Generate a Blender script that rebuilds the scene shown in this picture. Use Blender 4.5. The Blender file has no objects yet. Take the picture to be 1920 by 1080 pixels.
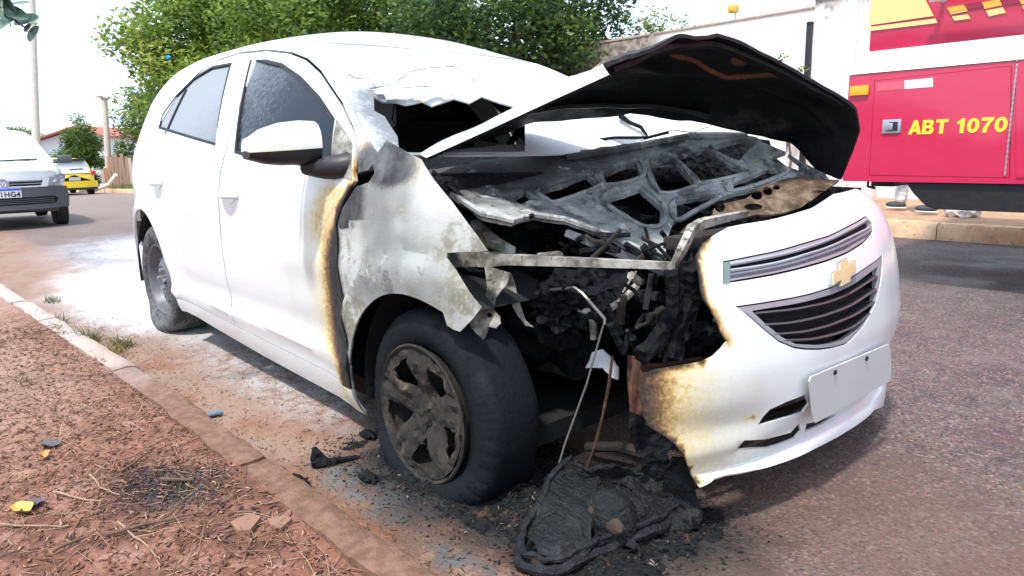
import bpy, bmesh, math, random
import numpy as np
from mathutils import Vector, Matrix, noise
from mathutils.geometry import delaunay_2d_cdt
R = math.radians
random.seed(7); rng = np.random.default_rng(7)
sc = bpy.context.scene

# ------------------------------------------------------------------ camera, world, sun, exposure
CAM = (1.58699, -1.91287, 0.93425); YAW, PITCH, ROLL, FPX = 2.40963, -0.19184, -0.02144, 1326.93
FW = Vector((math.cos(YAW)*math.cos(PITCH), math.sin(YAW)*math.cos(PITCH), math.sin(PITCH)))
_r = Vector((math.sin(YAW), -math.cos(YAW), 0)); _u = _r.cross(FW)
RT = math.cos(ROLL)*_r + math.sin(ROLL)*_u; UP = -math.sin(ROLL)*_r + math.cos(ROLL)*_u
cd = bpy.data.cameras.new('camera'); cam = bpy.data.objects.new('camera', cd); sc.collection.objects.link(cam)
cam.matrix_world = Matrix(((RT.x, UP.x, -FW.x, CAM[0]), (RT.y, UP.y, -FW.y, CAM[1]), (RT.z, UP.z, -FW.z, CAM[2]), (0, 0, 0, 1)))
cd.sensor_width = 36; cd.lens = FPX/1920*36; cd.clip_start = .05; cd.clip_end = 2000
sc.camera = cam
LIGHT = Vector((-.15, .50, -1.0)).normalized()          # the way the sunlight travels
EL = math.asin(-LIGHT.z); AZ = math.atan2(-LIGHT.x, -LIGHT.y)
w = bpy.data.worlds.new('World'); sc.world = w; w.use_nodes = True
nt = w.node_tree; bg = nt.nodes['Background']
sky = nt.nodes.new('ShaderNodeTexSky'); sky.sky_type = 'NISHITA'; sky.sun_disc = False
sky.sun_elevation = EL; sky.sun_rotation = AZ; sky.air_density = 1.0; sky.dust_density = 1.5; sky.ozone_density = 1.0
veil = nt.nodes.new('ShaderNodeMix'); veil.data_type = 'RGBA'; veil.inputs[0].default_value = .8   # thin bright cloud over the whole sky
veil.inputs[7].default_value = (5.2, 6.2, 7.5, 1); nt.links.new(sky.outputs[0], veil.inputs[6])
nt.links.new(veil.outputs[2], bg.inputs[0]); bg.inputs[1].default_value = .13
sd = bpy.data.lights.new('sun', 'SUN'); so = bpy.data.objects.new('sun', sd); sc.collection.objects.link(so)
sd.energy = 2.4; sd.angle = R(4.); sd.color = (1, .96, .89)
so.rotation_euler = LIGHT.to_track_quat('-Z', 'Y').to_euler(); so.location = (0, 0, 30)
vs = sc.view_settings; vs.view_transform = 'Standard'; vs.look = 'None'; vs.exposure = 1.08; vs.gamma = 1

# ------------------------------------------------------------------ rays of the photograph (world and car frame)
TA = .03016; X0, Z0 = -2.528, .29                     # the car stands nose-down on a flat front tyre
def w2c(v):
    x, y, z = v[0]-X0, v[1], v[2]-Z0; c, s = math.cos(TA), math.sin(TA)
    return Vector((X0+c*x-s*z, y, Z0+s*x+c*z))
def c2w(v):
    x, y, z = v[0]-X0, v[1], v[2]-Z0; c, s = math.cos(TA), math.sin(TA)
    return Vector((X0+c*x+s*z, y, Z0-s*x+c*z))
def ray(px, py):
    px, py = float(px), float(py); d = FPX*FW+(px-960)*RT-(py-540)*UP
    return Vector(CAM), d.normalized()
def cray(px, py):
    o, d = ray(px, py); a = w2c(o); return a, (w2c(o+d)-a)
def wun(px, py, ax, val):
    o, d = ray(px, py); i = 'xyz'.index(ax); return o+d*((val-o[i])/d[i])
def cun(px, py, ax, val):
    o, d = cray(px, py); i = 'xyz'.index(ax); return o+d*((val-o[i])/d[i])
def at(px, depth, z=0):                                # ground-plan point seen in column px at a given depth
    o, d = ray(px, 282); t = depth/d.dot(FW); p = o+d*t; return Vector((p.x, p.y, z))
def hit(px, py, g, t0=.5, t1=7.5, st=.02):
    o, d = cray(px, py); t = t0; a = g(o+d*t)
    while t < t1:
        b = g(o+d*(t+st))
        if a < 0 <= b:
            lo, hi = t, t+st
            for _ in range(18):
                m = (lo+hi)/2
                if g(o+d*m) < 0: lo = m
                else: hi = m
            return o+d*hi
        t += st; a = b
    return None
class Sp:                                              # smooth monotone-ish curve through points
    def __init__(s, pts):
        s.x = [p[0] for p in pts]; s.y = [p[1] for p in pts]; n = len(pts)
        dl = [(s.y[i+1]-s.y[i])/(s.x[i+1]-s.x[i]) for i in range(n-1)]
        s.m = [dl[0]]+[0 if dl[i-1]*dl[i] <= 0 else 2*dl[i-1]*dl[i]/(dl[i-1]+dl[i]) for i in range(1, n-1)]+[dl[-1]]
    def __call__(s, v):
        x = s.x
        if v <= x[0]: return s.y[0]+(v-x[0])*s.m[0]
        if v >= x[-1]: return s.y[-1]+(v-x[-1])*s.m[-1]
        i = 0
        while v > x[i+1]: i += 1
        h = x[i+1]-x[i]; t = (v-x[i])/h
        return ((1+2*t)*(1-t)**2*s.y[i]+t*(1-t)**2*h*s.m[i]+t*t*(3-2*t)*s.y[i+1]+t*t*(t-1)*h*s.m[i+1])
def sst(a, b, x):
    t = min(1, max(0, (x-a)/(b-a))); return t*t*(3-2*t)

# ------------------------------------------------------------------ object helpers
def tag(o, label=None, cat=None, group=None, kind=None):
    if label: o['label'] = label
    if cat: o['category'] = cat
    if group: o['group'] = group
    if kind: o['kind'] = kind
    return o
def empty(name, loc, label, cat, group=None, rot=(0, 0, 0)):
    o = bpy.data.objects.new(name, None); sc.collection.objects.link(o); o.location = loc; o.rotation_euler = rot
    o.empty_display_size = .1
    return tag(o, label, cat, group)
def link(name, me, mat, parent=None, smooth=40):
    o = bpy.data.objects.new(name, me); sc.collection.objects.link(o)
    for m in (mat if isinstance(mat, (list, tuple)) else [mat]): me.materials.append(m)
    if parent: o.parent = parent
    if smooth:
        me.polygons.foreach_set('use_smooth', [True]*len(me.polygons)); me.set_sharp_from_angle(angle=R(smooth))
    return o
class MB:
    def __init__(s): s.v = []; s.f = []; s.m = []
    def add(s, v, f, m=0):
        k = len(s.v); s.v += [tuple(p) for p in v]; s.f += [tuple(k+i for i in q) for q in f]; s.m += [m]*len(f); return s
    def box(s, c, size, rot=None, m=0, bev=0):
        bm = bmesh.new(); bmesh.ops.create_cube(bm, size=1)
        bmesh.ops.scale(bm, vec=size, verts=bm.verts)
        if bev: bmesh.ops.bevel(bm, geom=bm.edges[:], offset=bev, segments=2, affect='EDGES', profile=.6)
        M = Matrix.Translation(c) @ (rot.to_4x4() if rot else Matrix())
        vs_ = [M @ v.co for v in bm.verts]; bm.verts.index_update(); fs = [[v.index for v in f.verts] for f in bm.faces]; bm.free()
        return s.add(vs_, fs, m)
    def tube(s, pts, r, n=8, m=0, sx=1, cap=True):
        pts = [Vector(p) for p in pts]; rr = r if isinstance(r, (list, tuple)) else [r]*len(pts)
        vv = []; up = None
        for i, p in enumerate(pts):
            d = (pts[min(i+1, len(pts)-1)]-pts[max(i-1, 0)]).normalized()
            if up is None: up = Vector((0, 0, 1)) if abs(d.z) < .9 else Vector((1, 0, 0))
            a = d.cross(up).normalized(); up = a.cross(d).normalized()
            for k in range(n):
                t = 2*math.pi*(k+.5)/n; vv.append(p+rr[i]*(math.cos(t)*a*sx+math.sin(t)*up))
        ff = [(i*n+k, i*n+(k+1) % n, (i+1)*n+(k+1) % n, (i+1)*n+k) for i in range(len(pts)-1) for k in range(n)]
        if cap: ff += [tuple(range(n))[::-1], tuple((len(pts)-1)*n+k for k in range(n))]
        return s.add(vv, ff, m)
    def lathe(s, prof, c, ax='y', n=40, m=0, sgn=1, fn=None):     # prof: (radius, along)
        vv = []
        for r, l in prof:
            for k in range(n):
                t = 2*math.pi*k/n; a, b = r*math.cos(t), r*math.sin(t)
                p = {'y': Vector((a, sgn*l, b)), 'x': Vector((sgn*l, a, b)), 'z': Vector((a, b, sgn*l))}[ax]
                if fn: p = fn(p)
                vv.append(Vector(c)+p)
        ff = [(i*n+k, i*n+(k+1) % n, (i+1)*n+(k+1) % n, (i+1)*n+k) for i in range(len(prof)-1) for k in range(n)]
        return s.add(vv, ff, m)
    def blob(s, c, rad, seed=0, amp=.25, sub=3, freq=3, m=0, rot=None):
        bm = bmesh.new(); bmesh.ops.create_icosphere(bm, subdivisions=sub, radius=1)
        out = []
        for v in bm.verts:
            d = 1+amp*(noise.noise(v.co*freq+Vector((seed*7.3, seed, 0)))+.5*noise.noise(v.co*freq*2.3+Vector((0, seed*3.1, 2))))
            q = Vector((v.co.x*rad[0]*d, v.co.y*rad[1]*d, v.co.z*rad[2]*d))
            if rot: q = rot @ q
            out.append(Vector(c)+q)
        bm.verts.index_update(); ff = [[v.index for v in f.verts] for f in bm.faces]; bm.free()
        return s.add(out, ff, m)
    def prism(s, poly, fn, h, m=0):                      # 2D polygon, fn(u, v, w) -> point, extruded w 0..h
        n = len(poly); vv = [fn(u, v, 0) for u, v in poly]+[fn(u, v, h) for u, v in poly]
        ff = [tuple(range(n))[::-1], tuple(range(n, 2*n))]+[(i, (i+1) % n, n+(i+1) % n, n+i) for i in range(n)]
        return s.add(vv, ff, m)
    def mesh(s, name):
        me = bpy.data.meshes.new(name); me.from_pydata(s.v, [], s.f); me.polygons.foreach_set('material_index', s.m)
        bm = bmesh.new(); bm.from_mesh(me); bmesh.ops.recalc_face_normals(bm, faces=bm.faces); bm.to_mesh(me); bm.free()
        return me
    def build(s, name, mat, parent=None, smooth=40): return link(name, s.mesh(name), mat, parent, smooth)
def fast_mesh(name, verts, faces, attrs=None):
    me = bpy.data.meshes.new(name); nf, k = faces.shape
    me.vertices.add(len(verts)); me.vertices.foreach_set('co', verts.astype(np.float32).ravel())
    me.loops.add(nf*k); me.loops.foreach_set('vertex_index', faces.astype(np.int32).ravel())
    me.polygons.add(nf); me.polygons.foreach_set('loop_start', np.arange(0, nf*k, k, dtype=np.int32))
    me.update(calc_edges=True)
    for n_, a in (attrs or {}).items():
        at_ = me.attributes.new(n_, 'FLOAT', 'POINT'); at_.data.foreach_set('value', a.astype(np.float32))
    return me
def dens(poly, st, closed=True):
    out = []; n = len(poly)
    for i in range(n if closed else n-1):
        a, b = poly[i], poly[(i+1) % n]; k = max(1, int(math.hypot(b[0]-a[0], b[1]-a[1])/st))
        out += [(a[0]+(b[0]-a[0])*j/k, a[1]+(b[1]-a[1])*j/k) for j in range(k)]
    if not closed: out.append(poly[-1])
    return out
def smooth_poly(poly, n=6, closed=True):                 # Catmull-Rom
    out = []; m = len(poly)
    for i in range(m if closed else m-1):
        g = lambda k: poly[k % m] if closed else poly[min(max(k, 0), m-1)]
        p0, p1, p2, p3 = g(i-1), g(i), g(i+1), g(i+2)
        for j in range(n):
            t = j/n
            out.append(tuple(.5*((2*p1[k])+(-p0[k]+p2[k])*t+(2*p0[k]-5*p1[k]+4*p2[k]-p3[k])*t*t+(-p0[k]+3*p1[k]-3*p2[k]+p3[k])*t**3) for k in range(len(p1))))
    if not closed: out.append(tuple(poly[-1]))
    return out
def inside(pts, poly):
    x, y = pts[:, 0], pts[:, 1]; r = np.zeros(len(pts), bool); n = len(poly)
    for i in range(n):
        (x1, y1), (x2, y2) = poly[i], poly[(i+1) % n]
        if y1 == y2: continue
        c = ((y1 > y) != (y2 > y)) & (x < (x2-x1)*(y-y1)/(y2-y1)+x1); r ^= c
    return r
def tri2d(outline, holes, st):
    loops = [dens(outline, st)]+[dens(h, st) for h in holes]
    V, E_ = [], []
    for L in loops:
        k = len(V); V += L; E_ += [(k+i, k+(i+1) % len(L)) for i in range(len(L))]
    ol = np.array(loops[0]); lo, hi = ol.min(0), ol.max(0)
    gx, gy = np.meshgrid(np.arange(lo[0]+st/2, hi[0], st), np.arange(lo[1]+st/2, hi[1], st)); G = np.stack([gx.ravel(), gy.ravel()], 1)
    G[:, 0] += (np.arange(len(G)) % 2)*st*.02
    ok = inside(G, loops[0])
    for h in loops[1:]: ok &= ~inside(G, h)
    G = G[ok]; B = np.array(V)
    if len(G): G = G[np.min(np.hypot(G[:, None, 0]-B[None, :, 0], G[:, None, 1]-B[None, :, 1]), 1) > st*.45]
    V += [tuple(g) for g in G]
    ov, oe, of, *_ = delaunay_2d_cdt([Vector(v) for v in V], E_, [], 0, 1e-7)
    T = np.array([tuple(f) for f in of]); P = np.array([tuple(v) for v in ov]); C = P[T].mean(1)
    ok = inside(C, loops[0])
    for h in loops[1:]: ok &= ~inside(C, h)
    return P, T[ok]
def panel(name, outline, fn, mat, parent=None, holes=(), st=.03, th=.012, out=(0, -1, 0), burn=None, off=0, mat_in=None, rough=0, smooth=38):
    """a sheet of real thickness cut from the surface fn(u, v)"""
    P, T = tri2d(list(outline), [list(h) for h in holes], st)
    used = np.unique(T); remap = -np.ones(len(P), int); remap[used] = np.arange(len(used)); P = P[used]; T = remap[T]
    e = st*.05; co = []; nr = []; o_ = Vector(out)
    for u, v in P:
        p = Vector(fn(u, v)); du = Vector(fn(u+e, v))-p; dv = Vector(fn(u, v+e))-p
        nn = du.cross(dv).normalized()
        if nn.dot(o_) < 0: nn = -nn
        if rough: p = p+nn*rough*(noise.noise(p*14)+.6*noise.noise(p*33))
        co.append(p+nn*off); nr.append(nn)
    n = len(co); a, b, c = co[T[0][0]], co[T[0][1]], co[T[0][2]]
    s0 = sum((co[t[1]]-co[t[0]]).cross(co[t[2]]-co[t[0]]).dot(nr[t[0]]) for t in T)
    if s0 < 0: T = T[:, ::-1]
    ed = {}
    for t in T:
        for i in range(3):
            k = (t[i], t[(i+1) % 3]); ed[k] = 1
    F = [tuple(int(i) for i in t) for t in T]+[tuple(int(i)+n for i in t[::-1]) for t in T]
    rim = [k for k in ed if (k[1], k[0]) not in ed]
    mi = [0]*len(T)+[1 if mat_in else 0]*len(T)+[0]*len(rim)
    F += [(int(b_), int(a_), int(a_)+n, int(b_)+n) for a_, b_ in rim]
    me = bpy.data.meshes.new(name); me.from_pydata(co+[p-q*th for p, q in zip(co, nr)], [], F)
    me.polygons.foreach_set('material_index', mi)
    if burn:
        vals = [burn(p) for p in co]
        for i, an in enumerate(('burn', 'ash')):
            at_ = me.attributes.new(an, 'FLOAT', 'POINT'); at_.data.foreach_set('value', [q[i] for q in vals]*2)
    return link(name, me, [mat, mat_in] if mat_in else mat, parent, smooth)
def strip(name, pts, wid, fn_n, mat, parent, th=.006, mb=None):   # a flat bar along points, width across, normals given
    pass

# ------------------------------------------------------------------ material helpers
class NT:
    def __init__(s, name):
        s.m = bpy.data.materials.new(name); s.m.use_nodes = True; s.t = s.m.node_tree; s.b = s.t.nodes['Principled BSDF']; s.o = s.t.nodes['Material Output']
    def n(s, typ, ins=None, **kw):
        x = s.t.nodes.new('ShaderNode'+typ)
        for k, v in kw.items(): setattr(x, k, v)
        for k, v in (ins or {}).items(): s.set(x.inputs[k], v)
        return x
    def set(s, sock, v):
        if isinstance(v, bpy.types.NodeSocket): s.t.links.new(v, sock)
        elif isinstance(v, (tuple, list)) and sock.type == 'RGBA' and len(v) == 3: sock.default_value = (*v, 1)
        else: sock.default_value = v
    def math(s, op, a, b=0., c=0., clamp=False):
        return s.n('Math', {0: a, 1: b, 2: c}, operation=op, use_clamp=clamp).outputs[0]
    def co(s): return s.n('TexCoord').outputs['Object']
    def pos(s): return s.n('NewGeometry').outputs['Position']
    def noise(s, vec, scale, detail=4, rough=.55, dist=0., col=False):
        x = s.n('TexNoise', {'Vector': vec, 'Scale': scale, 'Detail': detail, 'Roughness': rough, 'Distortion': dist}); return x.outputs['Color' if col else 'Fac']
    def voro(s, vec, scale, out='Distance', feature='F1'):
        return s.n('TexVoronoi', {'Vector': vec, 'Scale': scale}, feature=feature).outputs[out]
    def ramp(s, fac, stops, interp='LINEAR'):
        x = s.n('ValToRGB', {'Fac': fac}); cr = x.color_ramp; cr.interpolation = interp
        while len(cr.elements) < len(stops): cr.elements.new(.5)
        for e, (p, c) in zip(cr.elements, stops): e.position = p; e.color = (*(c if isinstance(c, (tuple, list)) else (c,)*3), 1)
        return x.outputs['Color']
    def mr(s, v, a, b, c=0., d=1., smooth=True):
        return s.n('MapRange', {0: v, 1: a, 2: b, 3: c, 4: d}, interpolation_type='SMOOTHSTEP' if smooth else 'LINEAR').outputs[0]
    def mix(s, f, a, b, mode='MIX'):
        x = s.n('Mix', data_type='RGBA', blend_type=mode, clamp_factor=True); s.set(x.inputs[0], f); s.set(x.inputs[6], a); s.set(x.inputs[7], b); return x.outputs[2]
    def attr(s, name): return s.n('Attribute', attribute_name=name).outputs['Fac']
    def bump(s, h, strength=.3, dist=.01, normal=None):
        i = {'Height': h, 'Strength': strength, 'Distance': dist}
        if normal: i['Normal'] = normal
        return s.n('Bump', i).outputs[0]
    def P(s, **kw):
        for k, v in kw.items(): s.set(s.b.inputs[k.replace('_', ' ')], v)
        return s.m
def simple(name, col, rough=.5, metal=0., var=.15, scale=30, bump=.0, coat=0., spec=.5):
    t = NT(name); c = t.co(); nz = t.noise(c, scale, 5)
    k = t.mix(nz, tuple(x*(1-var) for x in col), tuple(min(1, x*(1+var)) for x in col))
    t.P(Base_Color=k, Roughness=t.mr(nz, .3, .7, rough*.85, min(1, rough*1.15)), Metallic=metal, Coat_Weight=coat, Specular_IOR_Level=spec)
    if bump: t.P(Normal=t.bump(nz, bump, .01))
    return t.m
M = {}
def burnt_paint():
    t = NT('scorched_white_paint'); c = t.co()
    n1 = t.noise(c, 9, 6, .6); n2 = t.noise(c, 75, 5, .75); n3 = t.noise(c, 3.2, 3)
    burn = t.attr('burn'); ash = t.attr('ash')
    f = t.math('ADD', burn, t.math('MULTIPLY', t.math('SUBTRACT', n1, .5), t.mr(burn, .05, .3, 0, .18)))
    f = t.math('ADD', f, t.math('MULTIPLY', t.math('SUBTRACT', n2, .5), t.mr(burn, .1, .35, 0, .40)))
    paint = t.ramp(f, [(0, (.73, .75, .76)), (.22, (.70, .715, .70)), (.33, (.66, .64, .54)), (.44, (.64, .54, .30)), (.53, (.46, .30, .11)), (.62, (.17, .09, .04)), (.74, (.028, .02, .017)), (.9, (.010, .010, .012)), (1, (.022, .022, .024))])
    am = t.mix(t.mr(n3, .35, .62), (.20, .205, .20), (.42, .425, .405))
    am = t.mix(t.mr(t.noise(c, 5.5, 6, .65), .53, .62, 0, .85), am, (.165, .158, .10)); am = t.mix(t.mr(t.noise(c, 7, 6, .7), .57, .64, 0, .8), am, (.10, .10, .098))
    am = t.mix(t.mr(t.noise(c, 22, 5, .7), .58, .72, 0, .7), am, (.46, .46, .44))
    am = t.mix(t.mr(n2, .62, .72, 0, .8), am, (.10, .085, .065))
    am = t.mix(t.mr(f, .45, .8), am, t.mix(t.mr(n1, .35, .65), (.022, .024, .028), (.115, .118, .122)))
    k = t.mix(ash, paint, am)
    film = t.math('MULTIPLY', t.mr(t.noise(t.n('Mapping', {'Vector': c, 'Scale': (1, 1, .5)}).outputs[0], 4, 6, .65), .45, .75), .16); k = t.mix(film, k, (.40, .38, .35)); k = t.mix(t.mr(t.noise(c, 190, 2, .5), .70, .76, 0, .5), k, (.25, .23, .21))
    dust = t.noise(c, 130, 3, .6)
    t.P(Base_Color=k, Roughness=t.math('MAXIMUM', t.mr(f, .25, .55, .28, .85), t.math('MULTIPLY', ash, .8)), Coat_Weight=t.mr(t.math('ADD', f, ash), .2, .45, .6, 0), Coat_Roughness=.12,
        Normal=t.bump(t.math('ADD', n2, dust), t.mr(t.math('ADD', f, ash), .3, .6, .01, .25), .004))
    return t.m
M['paint'] = burnt_paint()
def char():
    t = NT('char'); c = t.co(); n1 = t.noise(c, 14, 8, .65); n2 = t.noise(c, 70, 5, .7); v = t.voro(c, 38)
    k = t.ramp(n1, [(.3, (.0022, .003, .0048)), (.55, (.0055, .007, .010)), (.70, (.013, .013, .0145)), (.82, (.038, .034, .031))])
    t.P(Base_Color=k, Roughness=t.mr(n2, .3, .7, .5, .95), Specular_IOR_Level=.22, Normal=t.bump(t.math('ADD', t.math('ADD', n1, t.math('MULTIPLY', n2, .5)), v), .8, .02)); return t.m
M['char'] = char()
def galv():
    t = NT('burnt_bare_metal'); c = t.co(); n1 = t.noise(c, 12, 7, .65); n2 = t.noise(c, 60, 4, .7)
    k = t.ramp(n1, [(.28, (.03, .028, .026)), (.42, (.13, .12, .10)), (.52, (.30, .285, .25)), (.62, (.42, .41, .38)), (.75, (.24, .18, .11))])
    k = t.mix(t.mr(n2, .56, .68), k, (.05, .043, .036))
    t.P(Base_Color=k, Roughness=.72, Metallic=.15, Normal=t.bump(n2, .4, .006)); return t.m
M['galv'] = galv()
def rust(name='rust', a=(.07, .03, .016), b=(.115, .05, .025)):
    t = NT(name); c = t.co(); n1 = t.noise(c, 16, 7, .65); n2 = t.noise(c, 90, 4, .7)
    k = t.ramp(n1, [(.3, (.03, .022, .018)), (.48, a), (.62, b), (.80, (.24, .17, .12))])
    t.P(Base_Color=k, Roughness=.9, Normal=t.bump(n2, .5, .006)); return t.m
M['rust'] = rust()
M['brownash'] = rust('burnt_brown_metal', (.013, .010, .0085), (.040, .031, .024))
M['black'] = simple('black_plastic', (.011, .011, .014), .5, bump=.1)
M['seal'] = simple('rubber_seal', (.012, .012, .014), .7)
M['dark'] = simple('dark_interior', (.005, .005, .007), .85, bump=.3)
M['chrome'] = simple('chrome', (.38, .39, .43), .22, .35, .06)
M['steel'] = simple('wheel_steel', (.13, .13, .145), .45, .3, .3, 25, .1)
M['gold'] = simple('gold_emblem', (.62, .49, .26), .35, .1, .12)
M['plate'] = simple('grey_plate', (.50, .50, .49), .5, 0, .12, 5)
M['white'] = simple('white_paint', (.73, .75, .76), .3, 0, .02, 8, coat=.5)
M['wire'] = simple('steel_wire', (.25, .24, .23), .5, .6)

def pxof(p):
    q = c2w(p)-Vector(CAM); z = q.dot(FW); return 960+FPX*q.dot(RT)/z, 540-FPX*q.dot(UP)/z
def segd(p, a, b):
    ax, ay = a; bx, by = b; t = max(0, min(1, ((p[0]-ax)*(bx-ax)+(p[1]-ay)*(by-ay))/((bx-ax)**2+(by-ay)**2))); return math.hypot(p[0]-ax-t*(bx-ax), p[1]-ay-t*(by-ay))


# ================================================================== THE BURNT CAR (car frame: x forward, y to its left, z up)
car = empty('burnt_car', c2w((0, 0, 0)), 'white hatchback burnt out at the front, bonnet buckled open, beside the earth kerb', 'car', rot=(0, TA, 0))
_b = Sp([(.10, .765), (.16, .795), (.22, .82), (.30, .836), (.40, .845), (.50, .849), (.62, .853), (.75, .853), (.86, .845), (.95, .824), (1.0, .803), (1.1, .757), (1.2, .705), (1.3, .648), (1.38, .598), (1.43, .555), (1.47, .50)])
_p = Sp([(-3.15, .79), (-3.05, .86), (-2.9, .92), (-2.6, .965), (-2.2, .987), (-1.6, 1), (-.8, 1), (-.3, .995), (0, .985), (.2, .955), (.35, .92), (.5, .86), (.65, .78)])
FWX, RWX = 0.0, -2.528
def S(x, z):
    y = _b(z)*_p(x)
    for wx, k in ((FWX, 1), (RWX, .8)):                 # flared wheel arches
        r = math.hypot(x-wx, z-.285)
        if r < .6: y += .022*k*sst(.462, .438, r)*sst(.1, .25, z)+.010*k*sst(.60, .46, r)*sst(.9, .6, z)
    if -2.2 < x < -.35:
        y += .012*math.exp(-((z-.345-.03*(x+.4))/.022)**2)-.010*math.exp(-((z-.42-.03*(x+.4))/.05)**2)   # moulded line low on the doors
    zc = .655+.05*(x+.4)
    if x > -1: y += .010*math.exp(-((z-zc-.0)/.05)**2)*sst(-1, -.6, x)*sst(.35, .1, x)
    return y
zedge = Sp([(-3.15, .98), (-3.0, 1.17), (-2.85, 1.285), (-2.6, 1.385), (-2.2, 1.44), (-1.7, 1.455), (-1.3, 1.44), (-1.05, 1.40), (-.85, 1.325), (-.6, 1.20), (-.4, 1.08), (-.25, 1.0), (-.1, .965)])
gS = lambda p: p.y+S(p.x, p.z) if .05 < p.z < 1.5 and -3.2 < p.x < .75 else -1
def sd_(px, py):
    h = hit(px, py, gS)
    if h is None:
        h = cun(px, py, 'y', -.8); print('MISS side', px, py)
    return (h.x, h.z)
def side_fn(sg): return lambda u, v: Vector((u, sg*S(u, v), v))
gap = [sd_(*p) for p in ((666, 338), (640, 390), (631, 420), (632, 500), (640, 600), (650, 690), (657, 724))]
gapx = Sp(sorted([(z, x) for x, z in gap]))
seam = [sd_(*p) for p in ((667, 262), (660, 240), (640, 195), (600, 135), (575, 112), (545, 100), (500, 95))]
def arch(cx, cz, r, a0, a1, n=22): return [(cx+r*math.cos(R(a0+(a1-a0)*i/n)), cz+r*math.sin(R(a0+(a1-a0)*i/n))) for i in range(n+1)]
g_ = .005
def gap_w(z): return .085+.05*sst(.5, .9, z)
gap_px = Sp([(338, 666), (390, 641), (420, 632), (500, 633), (600, 641), (690, 651), (724, 658)])
def burn_door(p):
    x, y = pxof(p); b = 0
    if y > 325 and x > 480:
        d = gap_px(y)-x+5*noise.noise(Vector((y*.03, 3, 0)))
        up_ = sst(475, 420, y)
        lo_ = (.86-.30*sst(6, 24, d)-.22*sst(22, 40, d)-.18*sst(40, 75, d)-.16*sst(70, 130, d))
        hi_ = (.90-.44*sst(5, 9, d)-.12*sst(40, 58, d)-.16*sst(56, 80, d)-.18*sst(80, 140, d))
        b = lo_*(1-up_)+hi_*up_; b -= .35*sst(640, 720, y)*sst(8, 30, d)
        b *= sst(325, 350, y+.1*(660-x))
    if y < 350: b = max(b, .75-math.hypot(x-668, (y-318)*.7)/42)
    if p.z < .3: b = max(b, .40-abs(p.x+.42)/.3)
    return (max(0, b), 0)
def burn_body(p):
    bx_, by_ = pxof(p)
    if 640 < bx_ < 790 and 190 < by_ < 360:
        g_k = max(0, .95-max(0, math.hypot(bx_-705, by_-312)-22)/62); o_k = .50-math.hypot((bx_-688)*1.3, by_-245)/75
        return (max(0, g_k, o_k), sst(.35, .6, g_k)*.9)
    b = .70-math.hypot(p.x+.47, (p.z-1.06)*.6)/.26; b = max(b, .98-math.hypot(p.x+.32, (p.z-.95)*.8)/.16)
    if p.z < .3: b = max(b, .48-abs(p.x+.42)/.3)
    return (max(0, b), max(0, .8*sst(.16, .05, math.hypot(p.x+.36, (p.z-.99)))))
def burn_none(p): return (0, 0)
rd_front = -1.385
rdoor = [(rd_front-g_, .262), (rd_front-.02, .62), (rd_front-.005, 1.0), (-1.50, 1.40), (-1.75, 1.413), (-2.0, 1.40), (-2.2, 1.345), (-2.36, 1.24), (-2.47, 1.09), (-2.45, 1.0), (-2.36, .80)]+arch(RWX, .285, .385, 66, 12, 10)+[(-2.10, .262)]
fdoor = [(rd_front+g_, .262), (rd_front-.02+2*g_, .62), (rd_front+2*g_, 1.0), (-1.485, 1.40)]+[(x-.004, z-.002) for x, z in seam[::-1]]+[(x-g_, z) for x, z in gap]+[(gap[-1][0]-.005, .262)]
win_f = [sd_(*p) for p in ((470, 113), (500, 112), (530, 119), (565, 143), (600, 180), (628, 222), (618, 318), (470, 297), (440, 287))]
win_r = [sd_(*p) for p in ((435, 118), (400, 124), (365, 145), (330, 180), (305, 215), (298, 241), (404, 273))]
sail = [sd_(*p) for p in ((632, 224), (650, 250), (661, 272), (660, 337), (618, 327))]
def shrink(poly, d):
    c = np.mean(poly, 0); out = []
    n = len(poly)
    for i in range(n):
        a, b, e = np.array(poly[i-1]), np.array(poly[i]), np.array(poly[(i+1) % n])
        t = (e-a)/np.linalg.norm(e-a); nn = np.array([-t[1], t[0]])
        if np.dot(nn, c-b) < 0: nn = -nn
        out.append(tuple(b+nn*d))
    return out
def glassmat(name, dark, powder, lo, hi):
    t = NT(name); c = t.co(); mp = t.n('Mapping', {'Vector': c, 'Scale': (1, 1, .25)}).outputs[0]
    n1 = t.noise(c, 3.2, 4, .6); n2 = t.noise(mp, 60, 5, .7); n3 = t.noise(c, 75, 4, .75)
    grad = t.math('ADD', t.math('MULTIPLY', t.n('SeparateXYZ', {0: c}).outputs[2], 1.1), t.math('MULTIPLY', t.n('SeparateXYZ', {0: c}).outputs[0], -1.0))
    f = t.math('ADD', t.math('MULTIPLY', t.math('SUBTRACT', grad, 1.7), 1.1), t.math('ADD', t.math('MULTIPLY', t.math('SUBTRACT', n2, .5), 1.1), t.math('ADD', t.math('MULTIPLY', t.math('SUBTRACT', n3, .5), 1.6), t.math('MULTIPLY', t.math('SUBTRACT', n1, .5), .8))))
    k = t.mix(t.mr(f, lo, hi), dark, powder)
    t.P(Base_Color=k, Roughness=t.mr(f, lo, hi, .12, .7), Specular_IOR_Level=.10, Normal=t.bump(n3, .05, .002)); return t.m
M['glass_f'] = glassmat('dusty_tinted_glass', (.010, .016, .024), (.24, .28, .32), .55, 2.0)
M['glass_r'] = glassmat('powdered_glass', (.13, .155, .185), (.27, .30, .335), .5, 1.6)
glass_clean = simple('tinted_glass', (.02, .024, .028), .08)
wrad = .385
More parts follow.
